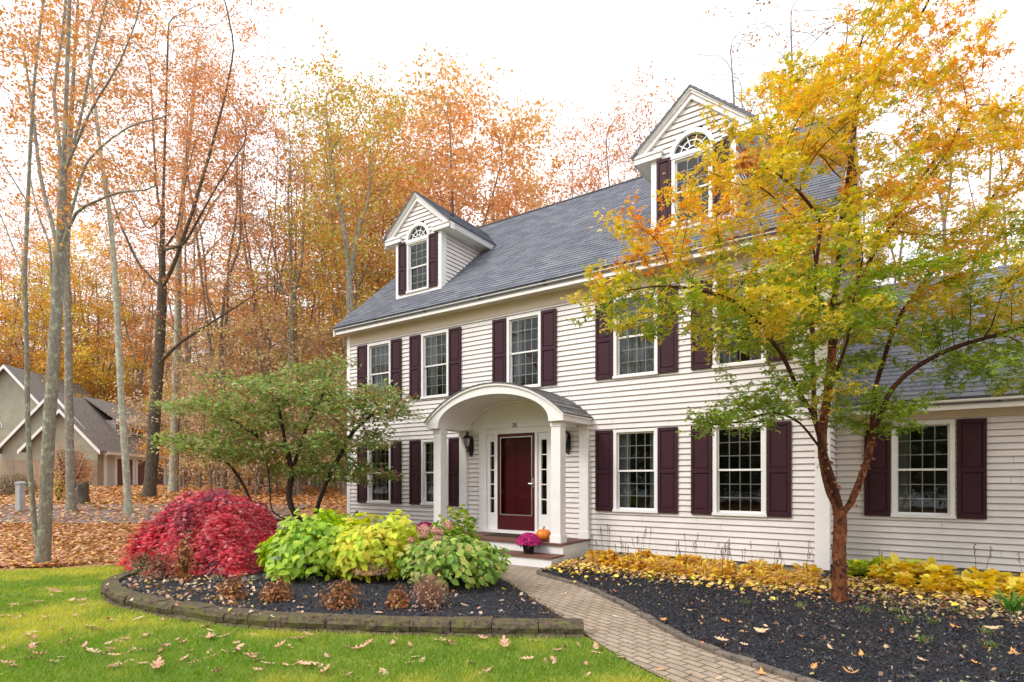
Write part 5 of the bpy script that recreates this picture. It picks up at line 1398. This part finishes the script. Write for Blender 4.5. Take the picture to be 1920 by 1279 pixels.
def planting():
    bush('copper_shrub', 'bare coppery shrub with fine twigs before the stone wall of the neighbour house', 'bush', 128, 27, 1.7, 1.2, 2.3, 2600, .10, [(.52, .26, .12), (.60, .34, .16), (.44, .22, .12)], 260, DIAMOND, z0=None, stems=90, zb=.4, shell=.35, stem_r=.012)
    bush('copper_shrub', 'small golden green shrub between the copper shrub and the stump', 'bush', 112, 22, .5, .4, 1.1, 700, .08, [(.50, .44, .12), (.60, .40, .12)], 261, DIAMOND, z0=None, stems=30, zb=.1, shell=.3, stem_r=.008)
    bush('dark_shrub', 'low dark brown shrub behind the grey post at the left edge', 'bush', 20, 25, 1.8, .9, 1.0, 2200, .10, [(.20, .16, .09), (.30, .20, .12), (.24, .22, .12)], 262, DIAMOND, z0=None, stems=40, zb=.1, shell=.4, stem_r=.01)
    lime = [(.42, .58, .05), (.52, .64, .07), (.34, .52, .06), (.26, .42, .05)]
    yel = [(.60, .66, .05), (.66, .68, .07), (.50, .62, .05), (.68, .58, .06)]
    grn = [(.20, .33, .05), (.28, .42, .07), (.38, .50, .08), (.15, .26, .045), (.50, .50, .14)]
    bush('hydrangea_bush', 'lime green hydrangea bush beside the red weeping maple', 'bush', 585, 8.9, .74, .72, .88, 2700, .12, lime, 201, boxy=.72, lump=.26, heads=3, headcol=[(.45, .40, .50), (.40, .42, .36)])
    bush('hydrangea_bush', 'small green hydrangea at the back of the bed, behind the lime one', 'bush', 630, 9.9, .6, .45, 1.0, 1100, .115, lime[:3]+yel[:1], 202, boxy=.75, lump=.26)
    bush('hydrangea_bush', 'bright yellow green hydrangea bush in the middle of the bed', 'bush', 700, 9.0, 1.02, .70, .82, 3200, .12, yel, 203, boxy=.72, lump=.26)
    bush('hydrangea_bush', 'green hydrangea with faded pink flower heads next to the path', 'bush', 838, 8.35, .80, .62, .80, 3000, .10, grn, 204, boxy=.76, lump=.28, heads=20, headcol=[(.64, .27, .24), (.68, .38, .30), (.52, .24, .20), (.58, .44, .30)], headside=.35)
    # dried, twiggy things in front
    rust = [(.34, .12, .03), (.42, .17, .05), (.24, .08, .03), (.45, .26, .12)]
    bush('spirea_bush', 'small dried spirea with dusty pink flower clusters in front of the yellow hydrangea', 'bush', 695, 8.25, .34, .28, .38, 1300, .035, [(.60, .30, .22), (.66, .36, .26), (.50, .28, .20), (.40, .34, .16)], 205, DIAMOND, stems=60, zb=.2, shell=.75, stem_r=.0035)
    bush('dried_perennial', 'tan leafless perennial with many thin stems below the pink flowered hydrangea', 'plant', 806, 6.62, .34, .28, .46, 380, .035, [(.48, .28, .20), (.36, .20, .14), (.55, .36, .26)], 206, DIAMOND, stems=150, stemcol=mat('stem_tan', (.36, .20, .14), .9, .1), zb=.05, shell=.3, stem_r=.0045)
    for i, (px, t, rx, h, lab) in enumerate([(436, 7.45, .17, .20, 'small rusty perennial in the bed, third from the left end'), (520, 7.35, .19, .20, 'rusty brown perennial in front of the lime hydrangea'), (640, 7.0, .22, .24, 'reddish brown perennial near the wall between the hydrangeas'),
                                             (345, 8.7, .15, .42, 'tall orange brown perennial in front of the red maple'), (300, 9.0, .26, .28, 'low brown and pink leaved plant at the left end of the bed'), (268, 9.3, .2, .26, 'dark green low plant at the left end of the bed'), (745, 6.95, .12, .16, 'tiny rust coloured plant by the wall')]):
        cols = rust if i not in (4, 5) else ([(.40, .12, .10), (.35, .16, .12), (.20, .18, .08)] if i == 4 else [(.10, .14, .05), (.16, .20, .07), (.3, .12, .08)])
        bush('perennial', lab, 'plant', px, t-.35, rx*1.25, rx*1.1, h*1.6, 520, .045, cols, 220+i, DIAMOND, stems=60, zb=.03, shell=.12, stem_r=.0035, droop=0)
    for i, (px, t) in enumerate([(405, 8.5), (470, 8.3), (585, 8.35), (505, 8.7)]):
        bush('ground_plant', 'grey green low plant among the mulch', 'plant', px, t, .14, .12, .12, 200, .04, [(.24, .28, .20), (.32, .34, .26), (.16, .2, .12)], 240+i, DIAMOND, stems=0, zb=.01, shell=.1, group='grey green low plants in the left bed')

def red_maple():
    rr = np.random.default_rng(300); t = 10.5; px = 412; x, y = at(px, t); base = np.array([x, y, .08])
    o = empty('red_maple', tuple(base), 0, 'low weeping Japanese maple mound with crimson lacy leaves', 'tree')
    rx, ry, h = 1.66, 1.12, 1.30
    def loc(u, v, z): return np.stack([u*SN+v*CS, -u*CS+v*SN, z], -1)
    # tiers: overlapping drooping skirts
    nt_ = 190; C = []
    for i in range(nt_):
        a = rr.uniform(0, 2*pi); e = sqrt(rr.uniform(.0, 1)); dz = rr.uniform(-.26, .07); a_ = 1+.14*sin(3*a+1)+.10*sin(7*a)
        zz = h*(max(0, 1-e**2.1))**.72*.97+dz+.05; C.append((cos(a)*rx*e*a_+.55*(1-e), sin(a)*ry*e*a_, max(zz, .12)))
    C = np.array(C)
    A = np.concatenate([loc(C[:, 0]+rr.normal(0, .10, nt_), C[:, 1]+rr.normal(0, .10, nt_), C[:, 2]+rr.normal(0, .04, nt_)) for _ in range(9)])
    P, par = colonize([([(0, 0, -.05), (.03, 0, .2)], None, 0), ([(.25, .1, .5), (.4, .15, .85), (.5, .2, 1.1)], 0, 1), ([(-.2, .05, .5), (-.35, 0, .8), (-.6, -.1, 1.05)], 0, 1), ([(0, -.25, .5), (.1, -.4, .85), (.1, -.6, 1.0)], 0, 1)], A, .07, 2.0, .09, 90, (0, 0, -.05), 5)
    R = radii(P, par, .0022, 2.2, .06)
    link('trunk', tube_mesh('trunk', P, par, R, mat('bark_plum', (.12, .045, .05), .8, .1, var=(.20, .10, .10)), seed=5), None, o)
    n = 40000; k = rr.integers(0, nt_, n); c = C[k]
    az = np.arctan2(c[:, 1]/ry, c[:, 0]/rx)+rr.normal(0, .35, n); s = rr.random(n)**.8
    L = .42
    e0 = np.hypot(c[:, 0]/rx, c[:, 1]/ry)
    u = c[:, 0]+np.cos(az)*s*L*.75+rr.normal(0, .05, n); v = c[:, 1]+np.sin(az)*s*L*.75+rr.normal(0, .05, n); z = c[:, 2]-.10*s-.30*s*s*(.3+e0)+rr.normal(0, .025, n)
    z = np.maximum(z, .02+rr.random(n)*.1)
    Q = loc(u, v, z); out = loc(np.cos(az)*rx, np.sin(az)*ry, np.zeros(n)); out /= np.linalg.norm(out, axis=1, keepdims=True)
    T = out*.75+np.array([0, 0, -1])*(.35+.6*s)[:, None]+rr.normal(0, .28, (n, 3)); N = out*.5+np.array([0, 0, 1.0])+rr.normal(0, .35, (n, 3))
    tier = rr.normal(0, .30, nt_)
    cc = mixcol(rr, n, [(.78, .07, .11), (.68, .04, .075), (.84, .17, .19), (.54, .03, .06), (.86, .40, .36)], [3, 3, 2.5, 1.4, 1.5])
    pur = mixcol(rr, n, [(.28, .06, .11), (.36, .10, .13), (.22, .05, .08)])
    w = np.clip((c[:, 2]-.95)/.9+tier[k]*1.1, 0, .8)
    col = np.where((rr.random(n) < w)[:, None], pur, cc*(1+.5*tier[k][:, None]))
    cm = scatter_mesh('crown', Q, N, T, rr.uniform(.03, .07, n), PALM[0], PALM[1], np.clip(col, .005, .9), M['leaf'])
    link('crown', cm, None, o)

def hostas():
    strap = [(0, -.02, 0), (.3, -.13, .10), (.65, -.12, .08), (1, 0, -.16), (.65, .12, .08), (.3, .13, .10), (0, .02, 0)], [(0, 1, 5, 6), (1, 2, 4, 5), (2, 3, 4)]
    def proto(seed, cols, n, L, h, stalk, tp=None):
        tp = tp or strap
        rr = np.random.default_rng(seed)
        a = rr.uniform(0, 2*pi, n); e = rr.random(n)
        r = .03+.12*e*L/.3; Q = np.stack([np.cos(a)*r, np.sin(a)*r, .02+h*(1-e)*.8+rr.uniform(0, .04, n)], 1)
        T = np.stack([np.cos(a), np.sin(a), .75-1.0*e+rr.normal(0, .25, n)], 1); N = np.stack([-np.cos(a)*.4, -np.sin(a)*.4, np.ones(n)], 1)+rr.normal(0, .45, (n, 3))
        f = scatter_mesh('foliage', Q, N, T, L*rr.uniform(.6, 1.15, n), tp[0], tp[1], mixcol(rr, n, cols), M['leaf'])
        s = None
        if stalk:
            mb = MB(); r2 = random.Random(seed)
            for i in range(stalk):
                x, y = r2.uniform(-.12, .12), r2.uniform(-.12, .12); hh = r2.uniform(.45, .72); dx = r2.uniform(-.08, .08)
                mb.tube([(x*.3, y*.3, 0), (x, y, hh*.6), (x+dx, y, hh)], [.004, .003, .002], 4)
                for k in range(6): zz = hh-.012*k*2; mb.lathe([(0, zz), (.010, zz-.008), (.0, zz-.022)], x+dx+r2.uniform(-.012, .012), y+r2.uniform(-.012, .012), 5)
            me_o = mb.build('seed_stalk', mat('stalk', (.14, .09, .06), .9, .1), None); s = me_o.data; bpy.data.objects.remove(me_o)
        return f, s
    tan = [(.88, .60, .09), (.84, .56, .18), (.70, .40, .12), (.92, .68, .08), (.64, .42, .22), (.92, .72, .12)]
    gold = [(.90, .66, .05), (.92, .74, .10), (.86, .56, .05), (.88, .76, .18)]
    gry = [(.55, .62, .05), (.66, .66, .05), (.36, .46, .05)]
    PT = [proto(400+i, tan, 80, .14, .22, (3 if i % 2 else 0), OVATE if i % 2 else None) for i in range(5)]
    PG = [proto(410+i, gold, 85, .16, .30, (2 if i == 1 else 0), OVATE) for i in range(4)]
    PY = [proto(420+i, gry, 70, .15, .28, 0, OVATE) for i in range(2)]
    rr = random.Random(12)
    def put(pr, x, y, s, label, group):
        o = empty('hosta_plant', (x, y, .06), rr.uniform(0, 6.28), label, 'plant', group); o.scale = (s, s, s*rr.uniform(.8, 1.1))
        link('foliage', pr[0], None, o)
        if pr[1]: link('seed_stalk', pr[1], None, o)
    feats = [(-4.97, 'siding beside the stoop'), (-4.58, "first window's left shutter"), (-4.29, "left third of the first window"), (-4.0, "middle of the first window"), (-3.70, "right third of the first window"), (-3.34, "first window's right shutter"), (-3.08, 'gap between the windows'), (-2.71, "second window's left shutter"), (-2.42, 'left third of the second window'), (-2.13, 'middle of the second window'), (-1.84, 'right third of the second window'), (-1.46, "second window's right shutter"), (-1.13, 'siding left of corner board'), (-.93, 'white corner board'), (-.52, 'siding right of corner board'), (-.15, "wing window's left shutter"), (.13, 'left third of the wing window'), (.41, 'middle of the wing window'), (.70, 'right third of the wing window'), (1.09, "wing window's right shutter"), (1.5, 'siding right of the wing shutters'), (9, 'siding at the right edge')]
    def under(x, y):
        xw = x*(FY if x*FY/y < -.95 else 11.4)/y
        return next(n for v, n in feats if xw < v)
    spots = []
    for i in range(16): spots.append((-4.75+i*.245+rr.uniform(-.07, .07), 9.62+rr.uniform(-.12, .12)))
    for i in range(14): spots.append((-4.45+i*.25+rr.uniform(-.08, .08), 9.22+rr.uniform(-.12, .1)))
    for i in range(11): spots.append((-3.75+i*.27+rr.uniform(-.08, .08), 8.84+rr.uniform(-.1, .1)))
    for x, y in spots:
        put(rr.choice(PT), x, y, rr.uniform(.75, 1.1), 'withered tan hosta clump, '+('row at the wall' if y > 9.42 else 'middle row' if y > 9.03 else 'front row')+', below the '+under(x, y), 'withered hosta clumps under the front windows')
    for i in range(20):
        x = -.30+i*.20+rr.uniform(-.06, .06); y = 9.85+rr.uniform(-.35, .45)+.02*i
        put(rr.choice(PG), x, y, rr.uniform(.8, 1.15), 'golden hosta clump, '+('rearmost' if y > 10.2 else 'second' if y > 9.9 else 'third')+' rank, below the '+under(x, y), 'golden hosta clumps along the wing')
    for i in range(13):
        x = .1+i*.25+rr.uniform(-.08, .08); y = 9.42+rr.uniform(-.12, .15)
        put(rr.choice(PG), x, y, rr.uniform(.7, 1.0), 'low golden hosta clump, front rank, below the '+under(x, y), 'golden hosta clumps along the wing')
    r9 = np.random.default_rng(77); n = 4200; x = r9.uniform(-5, 3.4, n); y = np.where(x < -.9, 8.95, 9.5)+r9.normal(0, .42, n); ok = (y < 10.1) & in_poly(x, y, bedR); x, y = x[ok], y[ok]; n = len(x)
    me = scatter_mesh('fallen_hosta_leaves', np.stack([x, y, hR(x, y)+.03+r9.random(n)*.03], 1), unit(r9, n)*.6+np.array([0, 0, 1]), unit(r9, n), r9.uniform(.04, .10, n), OVATE[0], OVATE[1], mixcol(r9, n, tan+[(.50, .28, .14), (.42, .22, .12), (.60, .40, .24)]), M['leaf_dry']); tag(link('fallen_hosta_leaves', me), kind='stuff')
    for x, y in ((-.55, 10.3), (-.25, 10.5), (.1, 10.6), (-.42, 10.75)):
        put(rr.choice(PY), x, y, 1.0, 'yellow green hosta '+('against the wall' if y > 10.55 else 'nearer the trunk')+(', left one' if x < -.4 else ', right one')+', behind the maple trunk', 'yellow green hostas behind the maple trunk')

def mum(x, y, z, seed, label, s=1.0):
    rr = np.random.default_rng(seed); o = empty('potted_mum', (x, y, z), 0, label, 'flower pot')
    mb = MB(); mb.lathe([(0, .0), (.085*s, .0), (.088*s, .01), (.112*s, .13*s), (.122*s, .13*s), (.122*s, .155*s), (.108*s, .155*s), (.10*s, .13*s), (0, .128*s)], 0, 0, 24); mb.build('pot', M['iron'], o, True)
    n = 1500; u = unit(rr, n); u[:, 2] = np.abs(u[:, 2])*1.0-.12; rad = rr.uniform(.80, 1.0, (n, 1)); R = np.array([.235, .235, .21])*s
    Q = u*R*rad+np.array([0, 0, .20*s]); Nn = u+rr.normal(0, .3, u.shape)
    fv = []; ff = []
    for k in range(6):
        a = k*pi/3; b = len(fv); fv += [(0, 0, 0), (.7*cos(a-.35), .7*sin(a-.35), .12), (1.0*cos(a), 1.0*sin(a), .22), (.7*cos(a+.35), .7*sin(a+.35), .12)]; ff.append((b, b+1, b+2, b+3))
    fm = scatter_mesh('flowers', Q, Nn, unit(rr, n), rr.uniform(.016, .026, n)*s, fv, ff, mixcol(rr, n, [(.50, .008, .16), (.60, .02, .22), (.38, .005, .12), (.66, .06, .30)]), M['leaf_dry'])
    link('flowers', fm, None, o)
    n = 420; u = unit(rr, n); u[:, 2] = np.abs(u[:, 2])-.35; Q = u*R*rr.uniform(.6, .93, (n, 1))+np.array([0, 0, .20*s]); Q[:, 2] = np.maximum(Q[:, 2], .10*s)
    link('foliage', scatter_mesh('foliage', Q, u+rr.normal(0, .4, u.shape), unit(rr, n), rr.uniform(.03, .05, n)*s, DIAMOND[0], DIAMOND[1], mixcol(rr, n, [(.05, .10, .025), (.09, .15, .04)]), M['leaf']), None, o)

def pumpkin():
    mb = MB(); prof = []; k = 60
    for i in range(19):
        t = -pi/2+pi*i/18; prof.append((.150*cos(t)**.8 if cos(t) > 0 else 0, .118+.112*sin(t)))
    def rib(t, z): return 1-.10*abs(sin(t*5.5))**6 if False else .93+.07*abs(cos(t*5))**.6
    mb.lathe(prof, 0, 0, k, rib)
    m = mat('pumpkin_skin', (.66, .17, .012), .38, .4, bump=(14, .15, .01), var=(.74, .24, .02), noise_scale=5)
    o = mb.build('pumpkin', m, None, True); o.location = (-5.62, 9.33, .422); o.scale = (1, 1, .98)
    tag(o, 'round orange pumpkin behind the potted mum, beside the right front post', 'pumpkin')
    st = MB(); st.tube([(0, 0, .215), (.005, 0, .25), (.02, .01, .285)], [.022, .014, .016], 8); st.build('stem', mat('pumpkin_stem', (.20, .15, .07), .8), o, True)

planting(); red_maple(); hostas(); pumpkin()
mum(-5.70, 8.93, .222, 501, 'magenta potted mum on the lower step, right side')
mum(-8.60, 9.28, .30, 502, 'magenta mum at the left end of the porch, half hidden by hydrangeas', .95)
def doormat():
    mb = MB(); mb.box(-7.2, -6.4, 9.55, 9.98, .4205, .435); o = mb.build('doormat', mat('coir', (.05, .04, .035), .95, .05, bump=(120, .6, .005)), None); tag(o, 'dark rectangular doormat in front of the red door', 'doormat')
doormat()

# ---------------------------------------------------------------- fallen leaves
OAK = []
def _oak():
    half = [(0, .012), (.12, .02), (.17, .10), (.24, .17), (.30, .08), (.36, .07), (.43, .22), (.52, .27), (.54, .12), (.60, .09), (.68, .20), (.76, .21), (.77, .09), (.85, .08), (.93, .07), (1.0, 0)]
    pts = half+[(a, -b) for a, b in reversed(half[:-1])]
    return pts
def _maple():
    pts = []; n = 40
    for i in range(n):
        a = 2*pi*i/n
        r = .24+.30*max(0, cos(a*5/2+0))**2+.05*cos(a*15)
        pts.append((.45+r*cos(a), r*sin(a)))
    return pts
def leaf_obj_mesh(name, pts, curl, m, seed):
    r = random.Random(seed); bm = bmesh.new(); c = bm.verts.new((.5, 0, .01)); vs = []
    for x, y in pts: vs.append(bm.verts.new((x, y+r.uniform(-.01, .01), .02+curl*(y*y*2.2+(x-.5)**2*.9)+r.uniform(-.01, .02))))
    for a, b in zip(vs, vs[1:]+vs[:1]): bm.faces.new((c, a, b))
    me = bpy.data.meshes.new(name); bm.normal_update(); bm.to_mesh(me); bm.free(); me.materials.append(m); return me
def fallen():
    cm = [mat('dry_leaf_tan', (.74, .55, .36), .8, .2, var=(.58, .38, .22), noise_scale=3), mat('dry_leaf_pink', (.68, .42, .30), .8, .2, var=(.46, .24, .15), noise_scale=3), mat('dry_leaf_orange', (.66, .24, .07), .7, .2, var=(.58, .34, .12), noise_scale=3), mat('dry_leaf_yellow', (.76, .56, .05), .7, .2)]
    oak = _oak(); mp = _maple()
    ms = [leaf_obj_mesh('oak_leaf', oak, .5, cm[0], 1), leaf_obj_mesh('oak_leaf', oak, .9, cm[1], 2), leaf_obj_mesh('oak_leaf', oak, -.3, cm[0], 3), leaf_obj_mesh('oak_leaf', oak, .6, cm[1], 5)]
    mo = [leaf_obj_mesh('maple_leaf', mp, .5, cm[2], 4), leaf_obj_mesh('oak_leaf', oak, .6, cm[2], 6), ms[0], leaf_obj_mesh('maple_leaf', mp, .3, cm[0], 7)]
    rr = random.Random(21)
    def put(me, x, y, z, s, label, group, name='fallen_leaf'):
        o = link(name, me); o.location = (x, y, z); o.rotation_euler = (rr.uniform(-.35, .35), rr.uniform(-.35, .35), rr.uniform(0, 6.28)); o.scale = (s, s*rr.uniform(.8, 1), s); tag(o, label, 'leaf', group)
    seen = [(319, 1218), (655, 1228), (603, 1250), (95, 1252), (712, 1258), (516, 1255), (225, 1252), (215, 1225), (155, 1180), (140, 1134), (205, 1163), (98, 1164), (55, 1196), (22, 1212), (60, 1215), (395, 1182), (398, 1208), (435, 1195), (445, 1225), (405, 1172), (745, 1190), (765, 1213), (560, 1187), (1005, 1190), (950, 1228), (855, 1215), (35, 1245), (290, 1270), (395, 1272), (600, 1275), (110, 1215), (160, 1225), (330, 1170), (262, 1195), (25, 1160), (880, 1252), (1060, 1222), (480, 1240), (70, 1137), (118, 1117), (190, 1120), (230, 1148), (1010, 1208), (925, 1262)]
    for px, py in seen:
        t = EYE*1074/(py-898); x, y = at(px, t)
        if in_poly(np.array([x]), np.array([y]), LAWN)[0] and seg_dist(np.array([x]), np.array([y]), WALL)[0] > .12:
            put(rr.choice(ms), x, y, .035, rr.uniform(.14, .22), 'dry tan oak leaf lying on the green lawn', 'dry oak leaves scattered on the lawn')
    for i in range(190):
        px, py = rr.uniform(0, 1150), 1090+rr.random()**1.3*180; t = EYE*1074/(py-898); x, y = at(px, t)
        if in_poly(np.array([x]), np.array([y]), LAWN)[0] and seg_dist(np.array([x]), np.array([y]), WALL)[0] > .12:
            put(rr.choice(ms), x, y, .03, rr.uniform(.09, .15), 'dry tan oak leaf lying on the green lawn', 'dry oak leaves scattered on the lawn')
    for px, py in [(1158, 1163), (1160, 1240), (1355, 1276), (1115, 1185), (1090, 1166), (1020, 1118), (1060, 1115), (1298, 1268), (1020, 1100), (1230, 1262), (1440, 1272)]:
        t = EYE*1074/(py-898); x, y = at(px, t)
        put(rr.choice(mo), x, y, .03, rr.uniform(.07, .12), 'orange or tan leaf lying on the brick path', 'fallen leaves on the brick path')
    for px, py in [(1350, 1165), (1415, 1190), (1495, 1198), (1385, 1212), (1368, 1208), (1630, 1237), (1660, 1215), (1725, 1202), (1800, 1238), (1840, 1255), (1890, 1225), (1560, 1225), (1290, 1150), (1250, 1165), (1720, 1240), (1520, 1262), (1600, 1268), (1780, 1180), (1850, 1185), (1455, 1150)]:
        t = (EYE-.08)*1074/(py-898); x, y = at(px, t)
        put(rr.choice(mo), x, y, .105, rr.uniform(.09, .15), 'orange tan leaf lying on the dark mulch right of the path', 'large fallen leaves on the right mulch bed')
    for px, py in [(985, 1133), (1010, 1155), (935, 1130), (870, 1158), (755, 1140), (700, 1150), (590, 1125), (880, 1140)]:
        t = (EYE-.12)*1074/(py-898); x, y = at(px, t)
        put(rr.choice(ms), x, y, .14, rr.uniform(.09, .14), 'dry tan leaf lying on the dark mulch left of the path', 'dry leaves on the left mulch bed')
    # leaf litter of the woods
    r = np.random.default_rng(9); n = 60000
    t = 10.3+34*r.random(n)**1.7; px = r.uniform(-60, 700, n); q = (px-960)/1074*t; x = q*SN-t*CS; y = q*CS+t*SN
    ok = (x < -12.6) & ~in_poly(x, y, LAWN) & ~in_poly(x, y, bedL)
    ok |= (x < -10.6) & (y > 4.6) & (y < 8.5) & ~in_poly(x, y, LAWN) & ~in_poly(x, y, bedL)
    thin = (t > 15.6) & (t < 20.2) & (r.random(n) < .62); ok &= ~thin
    x, y, t = x[ok], y[ok], t[ok]; n = len(x); P = np.stack([x, y, ground_h(x, y)+.02+r.random(n)*.03], 1)
    N = unit(r, n)*.5+np.array([0, 0, 1]); cols = [(.62, .34, .14), (.55, .25, .10), (.66, .42, .22), (.60, .30, .20), (.40, .18, .09), (.70, .46, .14)]
    me = scatter_mesh('leaf_litter', P, N, unit(r, n), r.uniform(.09, .17, n)*np.clip(t/18, .8, 1.6), DIAMOND[0], DIAMOND[1], mixcol(r, n, cols), M['leaf_dry'])
    tag(link('leaf_litter', me), kind='stuff')
    # mulch chips and small litter in both beds
    def chips(name, poly, n, hf, cols, size, seed, w=None, cond=None, tmpl=DIAMOND, up=.012):
        r = np.random.default_rng(seed); P_ = np.array(poly); lo, hi = P_.min(0), P_.max(0); hi = np.minimum(hi, [3.2, 11.4])
        x = r.uniform(lo[0], hi[0], n); y = r.uniform(lo[1], hi[1], n); ok = in_poly(x, y, poly)
        if cond is not None: ok &= cond(x, y, r)
        x, y = x[ok], y[ok]; n = len(x); P = np.stack([x, y, hf(x, y)+up+r.random(n)*.012], 1)
        N = unit(r, n)*.7+np.array([0, 0, .8])
        me = scatter_mesh(name, P, N, unit(r, n), r.uniform(*size, n), tmpl[0], tmpl[1], mixcol(r, n, cols, w, .3), M['leaf_dry']); tag(link(name, me), kind='stuff')
    chip = ([(0, -.12, 0), (1, -.16, .08), (1, .16, 0), (0, .12, .05)], [(0, 1, 2, 3)])
    dark = [(.016, .016, .022), (.035, .034, .045), (.075, .065, .072), (.010, .010, .013), (.28, .22, .18), (.08, .05, .035)]
    chips('mulch_chips', bedL, 80000, hL, dark, (.010, .036), 31, [4, 4, 2, 3, .5, 1.2], tmpl=chip)
    chips('mulch_chips', bedR, 150000, hR, dark, (.010, .034), 32, [4, 4, 2, 3, .5, 1.2], tmpl=chip)
    lit = [(.60, .40, .26), (.52, .28, .18), (.62, .48, .34), (.45, .22, .10), (.60, .42, .10)]
    chips('leaf_litter', bedL, 9000, hL, lit, (.03, .085), 33, cond=lambda x, y, r: r.random(len(x)) < np.clip(1.15-((x*SN+y*CS-(-x*CS+y*SN)*(-560/1074.))*1.0)*.9, .06, .9), up=.02)
    chips('leaf_litter', bedR, 42000, hR, [(.50, .28, .14), (.42, .22, .12), (.36, .24, .14), (.62, .44, .28), (.5, .2, .1), (.30, .32, .12)], (.02, .06), 34,
          cond=lambda x, y, r: r.random(len(x)) < np.clip(.045+.75*np.exp(-((x-.6)/1.8)**2-((y-8.5)/.55)**2)+.7*np.exp(-((y-8.85+.05*x)/.40)**2), 0, 1), up=.02)
    # path grit
    chips('path_litter', path_poly, 900, lambda x, y: .02+0*x, [(.35, .25, .15), (.5, .35, .2), (.15, .12, .08)], (.012, .035), 35, up=.006)
fallen()

# ---------------------------------------------------------------- grass
def grass():
    r = np.random.default_rng(40); n = 330000
    t = 3.6+(11.5-3.6)*r.random(n)**1.25; px = r.uniform(-120, 1500, n); q = (px-960)/1074*t; x = q*SN-t*CS; y = q*CS+t*SN
    ok = in_poly(x, y, LAWN) & (seg_dist(x, y, WALL) > .035) & (seg_dist(x, y, PATH_L) > .02); x, y, t = x[ok], y[ok], t[ok]; n = len(x)
    # broad patches of greener and yellower turf
    def fbm(x, y):
        v = 0
        for k, (f, a) in enumerate(((.9, 1), (2.1, .6), (4.7, .35))):
            v = v+a*np.sin(x*f*1.3+1.7*k+1.5*np.sin(y*f+k))*np.cos(y*f*1.1-2.1*k+1.2*np.sin(x*f*.8))
        return v
    v = fbm(x, y)+.5*fbm(x*3.1+2, y*3.1)+r.normal(0, .35, n); w = sstep(-.4, 1.0, v)[:, None]
    g = mixcol(r, n, [(.20, .34, .04), (.27, .41, .055), (.14, .27, .03)]); yl = mixcol(r, n, [(.58, .57, .08), (.50, .52, .07), (.62, .56, .15)])
    c = g*(1-w)+yl*w; dead = r.random(n) < .05; c[dead] = mixcol(r, int(dead.sum()), [(.48, .38, .18)])
    h = r.uniform(.022, .05, n); az = r.uniform(0, 2*pi, n); wd = .0022*(t/4.5)**.8+.0012
    P = np.stack([x, y, np.full(n, .008)], 1); dx = np.stack([np.cos(az), np.sin(az), np.zeros(n)], 1)*wd[:, None]
    lean = r.normal(0, .6, (n, 2))*h[:, None]
    V = np.empty((n, 3, 3)); V[:, 0] = P-dx; V[:, 1] = P+dx; V[:, 2] = P+np.concatenate([lean, h[:, None]], 1)
    c4 = np.ones((n, 3, 4)); c4[:, :, :3] = c[:, None, :]
    me = np_mesh('grass', V.reshape(-1, 3), np.arange(n*3), np.arange(n)*3, np.full(n, 3), c4.reshape(-1, 4), M['leaf']); tag(link('grass', me), kind='stuff')
    def tuft(name, label, cat, px, py, n, L, cols, seed, group=None, zz=.08):
        r = np.random.default_rng(seed); t = (EYE-zz)*1074/(py-898); x, y = at(px, t); a = r.uniform(0, 2*pi, n)
        T = np.stack([np.cos(a), np.sin(a), r.uniform(.3, 1.6, n)], 1); N = np.stack([-np.cos(a), -np.sin(a), np.full(n, .8)], 1)
        st = [(0, -.02, 0), (.5, -.03, .08), (1, 0, -.15), (.5, .03, .08), (0, .02, 0)], [(0, 1, 3, 4), (1, 2, 3)]
        me = scatter_mesh(name, r.normal(0, .03, (n, 3))*np.array([1, 1, 0]), N, T, L*r.uniform(.5, 1.2, n), st[0], st[1], mixcol(r, n, cols), M['leaf'])
        o = link(name, me); o.location = (x, y, zz); tag(o, label, cat, group)
    gr = [(.12, .22, .05), (.20, .30, .07), (.08, .15, .04), (.35, .30, .12)]
    for i, (px, py) in enumerate([(1680, 1150), (1720, 1140), (1750, 1170), (1620, 1148), (1790, 1150), (1730, 1205), (1660, 1128), (1850, 1190), (1860, 1215), (1400, 1135), (1830, 1160), (1700, 1168), (1500, 1140)]):
        tuft('grass_tuft', 'thin grass tuft, '+ORD[i]+' of the tufts in the mulch around the maple', 'grass tuft', px, py, 46, .10, gr, 600+i, 'grass tufts in the mulch around the maple')
    tuft('daylily_plant', 'strappy green daylily at the right edge below the golden hostas', 'plant', 1900, 1150, 60, .34, [(.10, .24, .05), (.16, .32, .07)], 650)
grass()
